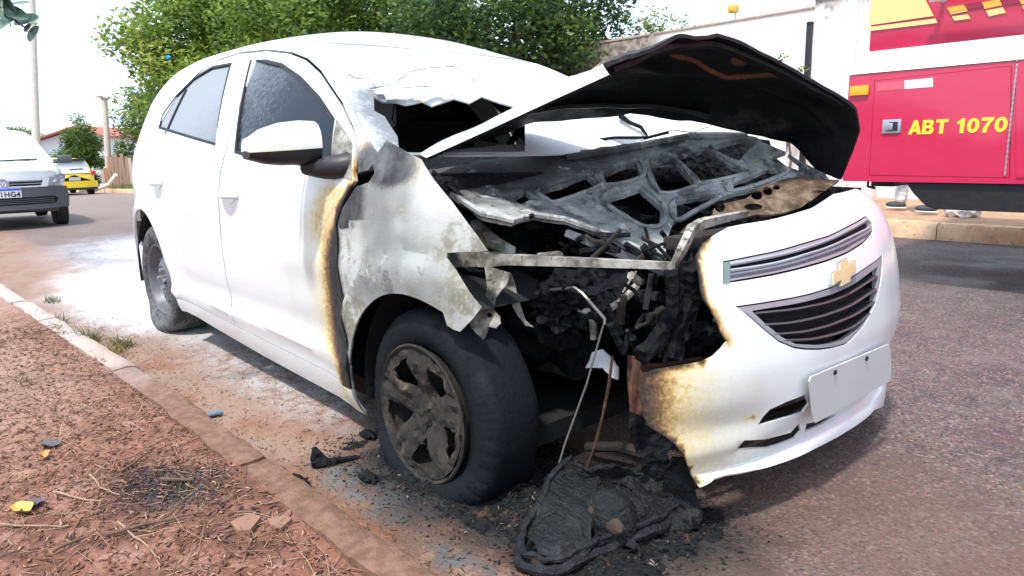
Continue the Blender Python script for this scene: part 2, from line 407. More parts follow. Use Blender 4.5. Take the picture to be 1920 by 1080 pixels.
quarter = [(x, zedge(x)) for x in np.linspace(-.235, -3.0, 40)]+[(-3.06, 1.06), (-3.10, .95), (-3.10, .62), (-3.08, .36), (-2.96, .285)]+arch(RWX, .285, wrad, 180, 62, 20)[1:]+[(x-2*g_, z) for x, z in ((-2.36, .80), (-2.45, 1.0), (-2.475, 1.09))]+[(-2.37, 1.25), (-2.21, 1.356), (-2.0, 1.411), (-1.75, 1.424), (-1.5, 1.411)]+[(x+.003, z+.006) for x, z in seam[::-1]]+[(gap[0][0]+.01, gap[0][1]+.02), (-.33, .945), (-.27, .955)]
for sg in (-1, 1):
    fn = side_fn(sg); near = sg < 0; o_ = (0, sg, .2)
    panel('body_side', quarter, fn, M['paint'], car, st=.035, out=o_, burn=burn_body if near else burn_none)
    d = panel('rear_door', rdoor, fn, M['paint'], car, holes=[win_r], st=.035, out=o_, burn=burn_none)
    panel('window_seal', win_r, fn, M['seal'], d, holes=[shrink(win_r, .012)], st=.02, th=.016, out=o_, off=.003)
    panel('window', shrink(win_r, .008), fn, M['glass_r'] if near else glass_clean, d, st=.04, th=.004, out=o_, off=-.006)
    qx = -2.30
    panel('window_divider', [(qx, 1.06), (qx+.02, 1.06), (qx+.04, 1.28), (qx+.022, 1.28)], fn, M['seal'], d, st=.03, th=.006, out=o_, off=.001)
    d2 = panel('front_door', fdoor, fn, M['paint'], car, holes=[win_f, sail], st=.028, out=o_, burn=burn_door if near else burn_none)
    panel('window_seal', win_f, fn, M['seal'], d2, holes=[shrink(win_f, .013)], st=.02, th=.016, out=o_, off=.003)
    panel('window', shrink(win_f, .008), fn, M['glass_f'] if near else glass_clean, d2, st=.04, th=.004, out=o_, off=-.006)
    panel('sail_panel', shrink(sail, -.002), fn, M['galv'] if near else M['black'], d2, st=.02, th=.012, out=o_, off=.002)
    hz = .765
    for dd, hx in ((d2, -1.27), (d, -2.24)):             # pull handles
        mb = MB(); pts = [(hx+.085-i*.017, hz+.018+.055*(1-0)+0*i) for i in range(11)]
        for i in range(11):
            pass
        mb.tube([Vector((hx-.085+.017*i, sg*(S(hx-.085+.017*i, hz+.06)+.004+.026*math.sin(math.pi*i/10)**.6), hz+.06)) for i in range(11)], [.010+.006*math.sin(math.pi*i/10) for i in range(11)], 8)
        mb.build('door_handle', M['white'], dd)
        panel('handle_recess', [(hx+.05*math.cos(a), hz+.055+.03*math.sin(a)) for a in np.linspace(0, 6.28, 16)[:-1]], fn, M['white'], dd, st=.03, th=.004, out=o_, off=.002)
    panel('sill', [(-2.13, .19), (-2.1, .257), (gap[-1][0]-.004, .257), (gap[-1][0]-.006, .165), (-1.2, .165)], fn, M['paint'], car, st=.03, out=o_, burn=burn_body if near else burn_none)
    panel('tail_light', [(-3.0, .84), (-3.085, .80), (-3.09, 1.0), (-3.02, 1.05)], fn, simple('red_lens', (.5, .02, .03), .2), car, st=.03, th=.01, out=o_, off=.006)
    # wheel wells
    for wx, a0, a1 in ((RWX, -10, 190), (FWX, 60 if near else -10, 192)):
        mb = MB(); n = 20
        for i in range(n):
            t0, t1 = R(a0+(a1-a0)*i/n), R(a0+(a1-a0)*(i+1)/n); r = .375
            mb.add([(wx+r*math.cos(t), sg*y, .285+r*math.sin(t)) for t, y in ((t0, .80), (t1, .80), (t1, .5), (t0, .5))], [(0, 1, 2, 3)])
        mb.build('wheel_well', M['dark'], car)

# ---- front wings
fen_px = [(669, 349), (692, 342), (703, 325), (697, 300), (726, 263), (768, 288), (787, 297), (845, 378), (880, 425), (912, 470), (838, 474), (836, 484), (870, 530), (903, 575), (886, 598), (862, 622), (850, 618), (838, 610)]
fen = [sd_(*p) for p in fen_px]
ar = arch(FWX, .285, .35, 52, 186, 26); ar = [q for q in ar if q[0] < fen[-1][0]-.01]
fender = fen+ar+[(-.36, .165), (gap[-1][0]+.006, .165)]+[(x+.008, z) for x, z in gap[::-1][:-1]]
fen_full = [(-.385, .93), (-.30, .955), (0, .90), (.30, .82), (.50, .70), (.47, .58)]+arch(FWX, .285, .35, 40, 186, 26)+[(-.36, .165), (gap[-1][0]+.006, .165)]+[(x+.008, z) for x, z in gap[::-1][:-1]]
def burn_fender(p):
    bx_, by_ = pxof(p)
    if by_ < 420:
        g_k = max(0, 1.0-max(0, math.hypot((bx_-728)/1.15, by_-308)-26)/48); g_k = max(g_k, .95-(bx_-668)/46 if by_ > 330 else 0)
        return (max(0, g_k), 1-.45*sst(750, 810, bx_)*sst(430, 380, by_))
    d = p.x-gapx(min(p.z, .92)); b = .78-d/.11
    b = max(b, .98-max(0, math.hypot((p.x+.27)*.9, p.z-.99)-.05)/.15)
    b = max(b, .55-math.hypot(p.x-.02, (p.z-.70)*1.2)/.12)
    return (max(0, b), 1-.45*sst(.78, .90, p.z)*sst(-.22, -.10, p.x))
panel('front_wing', fender, side_fn(-1), M['paint'], car, st=.022, th=.006, out=(0, -1, .2), burn=burn_fender, mat_in=M['char'], rough=.002)
panel('front_wing', fen_full, side_fn(1), M['paint'], car, st=.035, out=(0, 1, .2), burn=burn_none, mat_in=M['char'])
mb = MB(); mb.box((.12, .70, .62), (.80, .03, .50)); mb.build('inner_wing', M['char'], car)

# ---- mirrors
for sg in (-1, 1):
    near = sg < 0
    cx, cz = -.56, 1.005
    mb = MB(); y0, y1 = .865, 1.06
    def mfn(u, v, k): return Vector((u, sg*k, v))
    # housing: shell lofted from the outer tip in, cap above and black base below
    prof = [(.0, .42), (.25, .78), (.5, .95), (.8, 1.0), (1, .96)]
    rings = []
    for s_, k in prof:
        y = y1-.205*s_; ring = []
        for i in range(20):
            t = 2*math.pi*i/20; c_, s2 = math.cos(t), math.sin(t)
            ring.append(Vector((cx+.02*s_+(.068 if c_ < 0 else .075)*k*abs(c_)**.7*(1 if c_ > 0 else -1), sg*y, cz+(.085 if s2 > 0 else .05)*k*abs(s2)**.75*(1 if s2 > 0 else -1)+.012*s_)))
        rings.append(ring)
    up, lo = MB(), MB()
    for dest, zsel in ((up, 1), (lo, -1)):
        vv = [p for r_ in rings for p in r_]; ff = []
        for i in range(len(rings)-1):
            for k in range(20):
                t = 2*math.pi*(k+.5)/20
                if (math.sin(t) > .0) == (zsel > 0): ff.append((i*20+k, i*20+(k+1) % 20, (i+1)*20+(k+1) % 20, (i+1)*20+k))
        for e in (0, len(rings)-1):
            cidx = len(vv); vv.append(sum(rings[e], Vector())/20)
            for k in range(20):
                t = 2*math.pi*(k+.5)/20
                if (math.sin(t) > .0) == (zsel > 0): ff.append((e*20+k, e*20+(k+1) % 20, cidx))
        dest.add(vv, ff)
    mir = up.build('door_mirror', M['paint'] if near else M['white'], car, 50)
    if near:
        at_ = mir.data.attributes.new('burn', 'FLOAT', 'POINT'); mir.data.attributes.new('ash', 'FLOAT', 'POINT')
        at_.data.foreach_set('value', [.42*sst(.045, .0, v.co.z-cz)*sst(-.60, -.50, v.co.x) for v in mir.data.vertices])
    lo.tube([Vector((cx+.02, sg*.88, cz-.045)), Vector((cx+.08, sg*.85, cz-.05)), Vector((cx+.14, sg*.815, cz-.045)), Vector((cx+.15, sg*.78, cz-.04))], [.028, .034, .04, .045], 10)
    lo.build('mirror_base', M['black'], mir, 50)
    gl = MB(); gl.prism([(sg*(.875), -.03), (sg*1.03, -.025), (sg*1.04, .04), (sg*.885, .07)], lambda u, v, h: Vector((cx-.066-h, u, cz+v)), .004); gl.build('mirror_glass', M['chrome'], mir)

# ---- roof, windscreen, tail
def roof_fn(u, v):                                       # u = x, v = -1..1 across
    ze = zedge(u); ye = S(u, ze)
    crown = .045*sst(-.9, -1.3, u)*sst(-3.0, -2.5, u)+.018
    return Vector((u, v*ye, ze+crown*(1-abs(v)**2.4)-.0))
hdr = lambda v: -.985-.075*v*v
roof_poly = [(hdr(v), v) for v in np.linspace(-.985, .985, 15)]+[(-2.93+.05*v*v, v) for v in np.linspace(.985, -.985, 13)]
panel('roof', roof_poly, roof_fn, M['paint'], car, st=.06, th=.02, out=(0, 0, 1), burn=burn_none)
def ws_fn(u, v):                                         # u = -1..1 across, v 0 header .. 1 cowl
    xe = hdr(1)+(-.245-hdr(1))*v; ze = zedge(xe); ye = S(xe, ze)
    c0 = roof_fn(hdr(0), 0); cx = c0.x+(-.15-c0.x)*v; cz = c0.z+(.985-c0.z)*v+.10*v*(1-v)
    q = abs(u)**2.2
    return Vector((cx+(xe-cx)*q, u*ye, cz+(ze-cz)*q))
from itertools import product
_wsg = [[ws_fn(u, v) for v in np.linspace(0, 1, 61)] for u in np.linspace(-1, 1, 61)]
def ws_hit(px, py):                                      # the pane point seen at this spot
    best = None
    for i in range(61):
        for j in range(61):
            p = c2w(_wsg[i][j])-Vector(CAM); z = p.dot(FW)
            e = (960+FPX*p.dot(RT)/z-px)**2+(540-FPX*p.dot(UP)/z-py)**2
            if best is None or e < best[0]: best = (e, -1+2*i/60, j/60)
    return best[1], best[2]
hole_px = [(700, 181), (718, 192), (742, 190), (760, 196), (790, 189), (812, 194), (850, 186), (880, 190), (905, 180), (935, 187), (962, 200), (986, 236), (984, 285), (930, 310), (860, 330), (790, 335), (752, 283), (742, 255), (730, 238), (722, 215), (708, 205)]
hole = [ws_hit(*p) for p in hole_px]
hole = [(min(.80, u), min(.965, v)) for u, v in hole]
def pw():
    t = NT('powdered_windscreen'); c = t.co(); n1 = t.noise(c, 8, 5, .6); n2 = t.noise(c, 60, 4, .7)
    e = t.voro(c, 26, feature='DISTANCE_TO_EDGE')
    k = t.mix(t.mr(n1, .45, .75), (.74, .76, .77), (.60, .65, .68)); k = t.mix(t.mr(t.math('ADD', e, t.math('MULTIPLY', n2, .03)), .012, .024, .5, 0), k, (.2, .24, .27))
    b = t.attr('burn'); k = t.mix(t.mr(t.math('ADD', b, t.math('MULTIPLY', n2, .3)), .55, .85), k, (.16, .17, .18))
    t.P(Base_Color=k, Roughness=.55, Normal=t.bump(n2, .2, .004)); return t.m
M['powder'] = pw()
hp = np.array(hole)
def wburn(p): 
    return .75-2.2*min((p-Vector(ws_fn(*h))).length for h in hole[15:]+hole[:1])
wo = [(u, .004) for u in np.linspace(-.985, .985, 9)]+[(.985, v) for v in np.linspace(.1, .9, 9)]+[(u, .985) for u in np.linspace(.985, -.985, 9)]+[(-.985, v) for v in np.linspace(.9, .1, 9)]
panel('windscreen', wo, ws_fn, M['powder'], car, holes=[hole], st=.045, th=.006, out=(1, 0, .6), burn=lambda p: (max(0, wburn(p)), 0), off=-.003, rough=.0015)
for L in (((693, 168), (722, 164), (740, 163), (752, 150), (772, 137), (800, 129), (850, 127), (866, 138), (890, 155)), ((742, 167), (800, 166), (830, 172), (850, 184)), ((655, 140), (668, 150), (690, 152), (700, 166))):
    mb = MB(); mb.tube([ws_fn(*ws_hit(*q))+Vector((.003, -.001, .004)) for q in L], .0022, 5); mb.build('crack', M['galv'], bpy.data.objects['windscreen'])
fl = [(698, 170), (742, 168), (800, 167), (832, 173), (846, 188), (812, 187), (786, 195), (764, 189), (742, 190), (716, 188)]
def fl_fn(px, py):
    u, v = ws_hit(px, py); p = ws_fn(u, v); return p+Vector((.012+.02*(v-.3), 0, .006))
panel('windscreen_flap', fl, fl_fn, M['powder'], bpy.data.objects['windscreen'], st=7, th=.005, out=(1, 0, .5), rough=.004, burn=lambda p: (.18, 0))
def back_fn(u, v): return Vector((-3.12+.30*abs(u)**3.2-.03*math.sin(min(1, max(0, (v-.25)/.75))*math.pi)+max(0, v-.98)*.55, u*.80, v))
panel('tailgate', [(-.96, .58), (.96, .58), (.91, .98), (.70, 1.26), (-.70, 1.26), (-.91, .98)], back_fn, M['white'], car, st=.06, th=.02, out=(-1, 0, .2), holes=[[(-.74, 1.0), (.74, 1.0), (.60, 1.21), (-.60, 1.21)]])
panel('rear_window', [(-.75, .99), (.75, .99), (.61, 1.22), (-.61, 1.22)], back_fn, glass_clean, car, st=.08, th=.005, out=(-1, 0, .2), off=-.008)
panel('rear_bumper', [(-.98, .27), (.98, .27), (.98, .57), (-.98, .57)], back_fn, M['white'], car, st=.06, th=.02, out=(-1, 0, .2), off=.015)

# ---- floor, bulkhead, cabin
mb = MB(); mb.box((-1.35, 0, .20), (3.1, 1.45, .06)); mb.build('floor_pan', M['dark'], car)
mb = MB(); mb.box((-.30, 0, .56), (.05, 1.42, .70)); mb.box((-.22, 0, .90), (.22, 1.36, .07), bev=.02)
mb.build('bulkhead', M['char'], car)
mb = MB(); mb.blob((-.52, 0, .90), (.22, .66, .12), 3, .12, 3, 2); mb.blob((-.62, .33, .95), (.10, .2, .09), 5, .2); mb.build('dashboard', M['char'], car)
mb = MB(); mb.tube([Vector((-.80+.03*math.cos(t), .36+.18*math.sin(t), .93+.17*math.cos(t))) for t in np.linspace(0, 6.283, 25)], .015, 6); mb.build('steering_wheel', M['char'], car)
seatm = simple('scorched_seat_cloth', (.028, .028, .03), .9, bump=.2)
for y in (-.36, .36):
    mb = MB(); mb.box((-1.25, y, .50), (.5, .48, .16), bev=.05); st_ = mb.build('seat_cushion', seatm, car)
    mb = MB(); mb.box((-1.50, y, .82), (.14, .46, .62), Matrix.Rotation(R(-14), 3, 'Y'), bev=.055); b_ = mb.build('backrest', seatm, st_)
    mb = MB(); mb.box((-1.60, y, 1.22), (.10, .26, .19), Matrix.Rotation(R(-10), 3, 'Y'), bev=.045); mb.tube([(-1.57, y-.06, 1.08), (-1.59, y-.06, 1.16)], .008); mb.tube([(-1.57, y+.06, 1.08), (-1.59, y+.06, 1.16)], .008)
    mb.build('headrest', seatm, st_)
mb = MB(); mb.box((-2.35, 0, .78), (.18, 1.3, .62), Matrix.Rotation(R(-14), 3, 'Y'), bev=.05); mb.build('rear_seat', simple('beige_seat', (.10, .09, .075), .9), car)

# ---- wheels
tyre_m = NT('burnt_tyre'); _c = tyre_m.co(); _n = tyre_m.noise(_c, 9, 6, .6); _n2 = tyre_m.noise(_c, 80, 4, .7)
tyre_m.P(Base_Color=tyre_m.mix(_n2, (.0026, .004, .0058), (.0085, .0115, .0155)), Specular_IOR_Level=.18, Roughness=tyre_m.mr(_n, .3, .7, .5, .9), Normal=tyre_m.bump(tyre_m.math('ADD', _n2, _n), .35, .008)); M['tyre_burnt'] = tyre_m.m
tg = NT('dusty_tyre'); _c = tg.co(); _n = tg.noise(_c, 7, 5, .6); _n2 = tg.noise(_c, 70, 4, .75)
_k = tg.mix(tg.mr(tg.math('ADD', _n, tg.math('MULTIPLY', _n2, .8)), .75, 1.15), (.03, .031, .034), (.17, .17, .175))
tg.P(Base_Color=_k, Roughness=.9, Normal=tg.bump(_n2, .3, .005)); M['tyre_dust'] = tg.m
def tyre_prof(w=.185, ro=.295, ri=.188):
    h = w/2
    return [(ri-.012, -h*.55), (ri, -h*.86), (ri+.012, -h*.96), (ri+.045, -h*1.06), (ro-.04, -h*1.05), (ro-.018, -h*.96), (ro-.005, -h*.83), (ro, -h*.6), (ro+.001, 0), (ro, h*.6), (ro-.005, h*.83), (ro-.018, h*.96), (ro-.04, h*1.05), (ri+.045, h*1.06), (ri+.012, h*.96), (ri, h*.86), (ri-.012, h*.55)]
def flat(zg):
    def f(p):
        lo = zg
        k = sst(lo+.13, lo, p.z)
        if p.z < lo: p = Vector((p.x, p.y, lo+.0*p.z))
        p = Vector((p.x*(1+.05*k), p.y*(1+.32*k), p.z))
        return p
    return f
def tread_blocks(mb, c, w, ro, n=46, sgn=1):
    pass
def wheel(name, cx, cy, sg, tm, flatz=None):
    w_ = empty(name, (cx, cy, .285), None, None); w_.parent = car
    tb = MB(); tb.lathe(tyre_prof(), (0, 0, 0), 'y', 72, sgn=sg, fn=flat(flatz) if flatz is not None else None)
    return w_, tb
NEARY, FARY = -.715, .715
# rear wheels: plain steel rims with round vents
for sg in (-1, 1):
    w_, tb = wheel('rear_wheel', RWX, sg*.715, sg, None, -.279)
    tb.build('tyre', M['tyre_dust'], w_, 45)
    rb = MB(); o = .07
    rb.lathe([(.196, o+.012), (.192, o+.016), (.184, o+.010), (.178, o-.012), (.170, o-.035), (.160, o-.040), (.150, o-.030), (.152, o-.030)], (0, 0, 0), 'y', 56, sgn=sg)
    rb.lathe([(.115, o-.022), (.085, o-.005), (.075, o-.002), (.05, o-.02), (.03, o-.02), (.028, o+.0), (.001, o+.002)], (0, 0, 0), 'y', 40, sgn=sg)
    rb.lathe([(.19, -.07), (.178, -.02), (.172, o-.04)], (0, 0, 0), 'y', 40, sgn=sg)
    rim = rb.build('rim', M['steel'], w_, 35)
    holes = [[(.134*math.cos(a)+.0155*math.cos(b), .134*math.sin(a)+.0155*math.sin(b)) for b in np.linspace(0, 6.283, 13)[:-1]] for a in np.arange(0, 6.28, 6.2832/12)]
    panel('rim_disc', [(.156*math.cos(a), .156*math.sin(a)) for a in np.linspace(0, 6.283, 49)[:-1]], lambda u, v: Vector((u, sg*(o-.03-.3*(math.hypot(u, v)-.15)*sst(.10, .16, math.hypot(u, v))+.012*sst(.13, .1, math.hypot(u, v))), v)), M['steel'], rim, holes=holes+[[(.10*math.cos(a), .10*math.sin(a)) for a in np.linspace(0, 6.283, 33)[:-1]]], st=.02, th=.004, out=(0, sg, 0))
    lb = MB()
    for a in np.arange(0, 6.2, 6.2832/4):
        lb.lathe([(.010, o-.02), (.010, o+.008), (.001, o+.009)], (.05*math.cos(a), 0, .05*math.sin(a)), 'y', 8, sgn=sg)
    lb.build('wheel_nuts', M['chrome'], rim)
    db = MB(); db.lathe([(.001, -.03), (.172, -.03), (.172, -.06), (.001, -.06)], (0, 0, 0), 'y', 32, sgn=sg); db.build('brake_drum', M['dark'], rim)
# front wheels: melted five-spoke trims; the near one sits flat on its rim
spoke = []
def hubcap_holes(seed):
    hs = []
    for k in range(5):
        a0 = R(90+72*k+36)
        def pt(r, da): 
            j = .006*noise.noise(Vector((r*40, da*6+k*9, seed)))
            return ((r+j)*math.cos(a0+R(da)), (r+j)*math.sin(a0+R(da)))
        hs.append([pt(.165, -17), pt(.168, 0), pt(.165, 17), pt(.135, 17), pt(.10, 12), pt(.075, 0), pt(.10, -12), pt(.135, -17)])
        a1 = a0
    return hs
for sg in (-1, 1):
    near = sg < 0
    w_ = empty('front_wheel', (FWX, sg*(.735 if near else .715), .285), None, None); w_.parent = car
    ff_ = flat(-.209 if near else -.25)
    def notch(p, sg=sg, ff_=ff_):
        r = math.hypot(p.x, p.z)
        if .250 < r < .292 and p.y*sg > .06:
            a = (math.atan2(p.z, p.x)/(2*math.pi)*40) % 1
            if a < .30 and .262 < r < .286: p = Vector((p.x*.994, p.y-sg*.003, p.z*.994))
        q = ff_(p); return q+q.normalized()*.003*noise.noise(q*9)
    tb = MB(); tb.lathe(tyre_prof(), (0, 0, 0), 'y', 240, sgn=sg, fn=notch)
    tm = M['tyre_burnt'] if near else M['tyre_dust']
    ty = tb.build('tyre', tm, w_, 45)
    o = .098 if near else .078
    rb = MB()
    rb.lathe([(.188, -.07), (.175, -.03), (.17, .02), (.178, o-.03), (.186, o-.004), (.198, o+.004), (.203, o+.014), (.198, o+.018), (.190, o+.012), (.184, o+.002)], (0, 0, 0), 'y', 60, sgn=sg)
    rim = rb.build('rim', M['brownash'] if near else M['steel'], w_, 35)
    def cap(u, v):
        r = math.hypot(u, v); a = math.atan2(v, u); q = 0
        if near: q = .012*noise.noise(Vector((u*18, v*18, 3)))+.007*noise.noise(Vector((u*50, v*50, 9)))+.004*noise.noise(Vector((u*120, v*120, 4)))
        rib = .010*math.cos(5*(a-R(90)))*sst(.05, .1, r)*sst(.18, .14, r)
        groove = -.010*math.exp(-((abs(((a-R(90)+math.pi*.2) % (math.pi*.4))-math.pi*.2))*r/.010)**2)*sst(.06, .09, r)
        return Vector((u, sg*(o+.014-.030*sst(.16, .02, r)+rib+groove+q), v))
    panel('wheel_trim', [(.187*math.cos(a), .187*math.sin(a)) for a in np.linspace(0, 6.283, 65)[:-1]], cap, M['brownash'] if near else M['steel'], rim, holes=hubcap_holes(1), st=.011, th=.009, out=(0, sg, 0), smooth=28)
    db = MB(); db.lathe([(.001, .0), (.12, .0), (.12, -.02), (.165, -.03), (.172, -.06), (.001, -.06)], (0, 0, 0), 'y', 32, sgn=sg); db.lathe([(.055, .02), (.05, .06), (.03, .065), (.001, .066)], (0, 0, 0), 'y', 20, sgn=sg)
    if near:
        db.blob((.0, sg*.075, .005), (.04, .022, .05), 4, .5, 3, 4); db.blob((-.03, sg*.075, -.05), (.03, .02, .05), 8, .5, 3, 4)
    db.build('brake_disc', M['brownash'] if near else M['dark'], rim)

# ---- front bumper with the two grilles
_fz = Sp([(.06, .70), (.12, .765), (.16, .785), (.22, .79), (.27, .785), (.33, .80), (.42, .822), (.50, .825), (.58, .815), (.66, .80), (.74, .775), (.80, .745), (.85, .70), (.89, .645), (.93, .58)])
_ky = Sp([(0, 0), (.2, .006), (.4, .035), (.5, .060), (.6, .105), (.68, .19), (.74, .31), (.79, .48), (.82, .65)])
def F(y, z):
    x = _fz(z)-_ky(abs(y))
    x += .010*math.exp(-((z-(.335-.05*(abs(y)-.3)))/.035)**2)*sst(.15, .4, abs(y))-.012*math.exp(-((z-.395)/.04)**2)*sst(.3, .5, abs(y))   # fold towards the lower corner
    x += .022*sst(.262, .246, z)
    return x
gF = lambda p: F(p.y, p.z)-p.x if abs(p.y) < .83 and .03 < p.z < 1.0 else -1
def fd_(px, py):
    h = hit(px, py, gF)
    if h is None: print('MISS front', px, py); h = cun(px, py, 'x', .7)
    return (h.y, h.z)
F_fn = lambda u, v: Vector((F(u, v), u, v))
def zq(off): return lambda p: (1300+.29630*p[0], 380+.29630*p[1])
Z6 = lambda a, b: (1180+.55556*a, 330+.55556*b)
ZG = lambda a, b: (1300+.29630*a, 380+.29630*b)
burnt_edge = [(1562, 364), (1520, 391), (1480, 403), (1440, 413), (1395, 420), (1365, 426), (1340, 440), (1318, 455), (1306, 478), (1309, 497), (1313, 520), (1315, 545), (1320, 562), (1335, 582), (1345, 602), (1352, 622), (1364, 640), (1352, 655), (1338, 668), (1318, 678), (1270, 686), (1230, 693), (1206, 702), (1200, 728), (1202, 755), (1206, 780), (1216, 800), (1240, 814), (1262, 830), (1280, 852), (1292, 880), (1302, 900)]
low_edge = [(1312, 914), (1340, 897), (1362, 890), (1405, 883), (1437, 877), (1500, 855), (1560, 825), (1610, 795), (1640, 768)]
be = [fd_(*p) for p in burnt_edge]; le = [fd_(*p) for p in low_edge]
far = [(.66, .13), (.72, .20), (.76, .40), (.77, .56), (.76, .70), (.70, .80), (.60, .86), (.45, .885)]
ug_o = [fd_(*ZG(*p)) for p in ((185, 370), (340, 340), (500, 308), (680, 258), (850, 208), (980, 145), (1090, 80), (1135, 130), (1142, 175), (1080, 258), (980, 320), (850, 372), (680, 420), (500, 462), (340, 490), (185, 512))]
lg_o = [fd_(*ZG(*p)) for p in ((265, 655), (440, 630), (620, 600), (760, 568), (880, 530), (1000, 470), (1110, 395), (1198, 325), (1196, 420), (1182, 530), (1150, 650), (1080, 780), (970, 897), (880, 922), (800, 932), (720, 932), (640, 922), (540, 882), (430, 792), (345, 715))]
slot_u = [fd_(*Z6(*p)) for p in ((432, 842), (452, 812), (475, 788), (530, 762), (592, 738), (606, 770), (586, 798), (520, 818))]
slot_l = [fd_(*Z6(*p)) for p in ((358, 926), (388, 892), (460, 888), (545, 866), (572, 834), (580, 862), (560, 884), (500, 908), (468, 918))]
slot_r = [fd_(*Z6(*p)) for p in ((598, 836), (640, 826), (700, 800), (690, 812), (650, 838), (592, 864))]
bo = be+le+far
def lift(o): return lambda u, v: F_fn(u, v)+Vector((1, 0, 0))*o
bev_ = np.array([F_fn(*q) for q in dens(be, .01, False)]); bdn = np.array([i for i in range(len(bev_))])
b_start = np.array(F_fn(*be[5]))
bw_px = np.array(dens(burnt_edge, 6, False)); low_ramp = Sp([(1185, .82), (1216, .69), (1245, .58), (1275, .45), (1310, .40), (1350, .33), (1400, .27), (1450, .20), (1500, .06)])
def burn_and_creases(p):
    x, y = pxof(p); d = float(np.min(np.hypot(bw_px[:, 0]-x, bw_px[:, 1]-y))); b = 0
    if x < 1335 or y > 560: b = (.60-.30*min(1, d/16)-.22*max(0, d-14)/22) if y < 650 else 0
    if y < 690: b *= sst(1370, 1320, x) if y < 470 else 1
    if y > 640: b = max(b, low_ramp(x)*sst(655, 700, y+max(0, 1330-x)*.35) if x < 1500 else 0)
    b = max(b, (.80-d/9) if (x < 1330 and y > 440) else 0)
    q = [(1215, 790), (1290, 806), (1350, 800), (1425, 778)]; b = max(b, .66-min(segd((x, y), q[k_], q[k_+1]) for k_ in range(3))/9*(1+max(0, x-1240)/70))  # darkness of two bumper creases painted into the colour
    q = [(1240, 835), (1290, 822), (1340, 812)]; b = max(b, .66-min(segd((x, y), q[k_], q[k_+1]) for k_ in range(2))/7*(1+max(0, x-1250)/60))
    return (max(0, b), 0)
bp = panel('front_bumper', bo, F_fn, M['paint'], car, holes=[ug_o, lg_o, slot_u, slot_l, slot_r], st=.016, th=.006, out=(1, 0, 0), burn=burn_and_creases, mat_in=M['char'], smooth=50)
def ring(poly, d): return shrink(poly, d)
ug = panel('upper_grille', shrink(ug_o, .004), lift(-.002), M['chrome'], bp, holes=[shrink(ug_o, .0115)], st=.012, th=.014, out=(1, 0, 0))
panel('grille_mesh', shrink(ug_o, .0005), lift(-.020), M['dark'], ug, st=.05, th=.005, out=(1, 0, 0))
def slats(name, lines, r, mat, par, off=-.004, sx=1):
    for L in lines:
        pts = [fd_(*ZG(*p)) for p in L]; pts = smooth_poly(pts, 5, False)
        mb = MB(); mb.tube([F_fn(u, v)+Vector((off, 0, 0)) for u, v in pts], r, 6); mb.build(name, mat, par)
slats('slat', [[(232, 395), (500, 345), (700, 295), (850, 243), (1000, 172), (1100, 112)], [(240, 432), (500, 392), (700, 338), (850, 290), (1000, 222), (1120, 160)]], .0045, M['chrome'], ug)
slats('slat', [[(232, 470), (500, 425), (700, 375), (850, 326), (1000, 262), (1125, 190)]], .009, simple('grille_rail', (.16, .165, .20), .3, .3), ug, -.008)
panel('grille_end', [fd_(*ZG(*p)) for p in ((186, 376), (225, 372), (225, 505), (186, 510))], lift(.003), simple('grille_end_cap', (.20, .26, .22), .3, .4), ug, st=.02, th=.006, out=(1, 0, 0))
lg = panel('lower_grille', shrink(lg_o, .004), lift(-.001), M['chrome'], bp, holes=[[fd_(*ZG(*p)) for p in ((372, 685), (450, 672), (620, 645), (760, 614), (890, 576), (1020, 515), (1172, 400), (1168, 560), (1130, 690), (1060, 790), (960, 868), (880, 892), (800, 902), (650, 895), (560, 850), (450, 760))]], st=.012, th=.016, out=(1, 0, 0))
panel('grille_mesh', shrink(lg_o, .0005), lift(-.040), M['dark'], lg, st=.05, th=.005, out=(1, 0, 0))
sl = [[(400, 702), (620, 680), (760, 655), (860, 632), (1000, 575), (1170, 465)], [(450, 775), (600, 765), (730, 743), (850, 712), (1010, 650), (1165, 548)], [(510, 835), (700, 820), (800, 798), (900, 768), (1060, 695), (1155, 625)], [(575, 873), (720, 868), (800, 858), (930, 825), (1040, 775), (1125, 700)]]
for L in sl:
    pts = smooth_poly([fd_(*ZG(*p)) for p in L], 5, False); mb = MB()
    P_ = [F_fn(u, v) for u, v in pts]; n = len(P_)
    prof = [(-.004, .003), (0, 0), (-.004, -.004), (-.042, -.012), (-.042, -.006)]
    vv = [p+Vector((a, 0, b)) for p in P_ for a, b in prof]; k = len(prof)
    mb.add(vv, [(i*k+j, i*k+(j+1) % k, (i+1)*k+(j+1) % k, (i+1)*k+j) for i in range(n-1) for j in range(k)]+[tuple(range(k)), tuple(range((n-1)*k, n*k))])
    mb.build('slat', simple('grille_slat', (.05, .05, .055), .3), lg, 30)
_e = fd_(1577, 510); bt = [(_e[0]+.98*q[0], _e[1]+.85*q[1]+.10*q[0]) for q in ((-.078, -.014), (-.064, .016), (-.024, .016), (-.019, .033), (.033, .033), (.028, .016), (.078, .016), (.064, -.014), (.024, -.014), (.019, -.031), (-.033, -.031), (-.028, -.014))]
em = panel('emblem', bt, lift(.012), M['gold'], bp, st=.008, th=.012, out=(1, 0, 0))
panel('emblem_rim', [tuple(np.array(q)+(np.array(q)-np.mean(bt, 0))*.10) for q in bt], lift(.008), M['chrome'], em, st=.012, th=.008, out=(1, 0, 0))
for sl_ in (slot_u, slot_l, slot_r):
    panel('intake', [tuple(np.mean(sl_, 0)+(np.array(q)-np.mean(sl_, 0))*1.5) for q in sl_], lift(-.10), M['dark'], bp, st=.03, th=.01, out=(1, 0, 0))
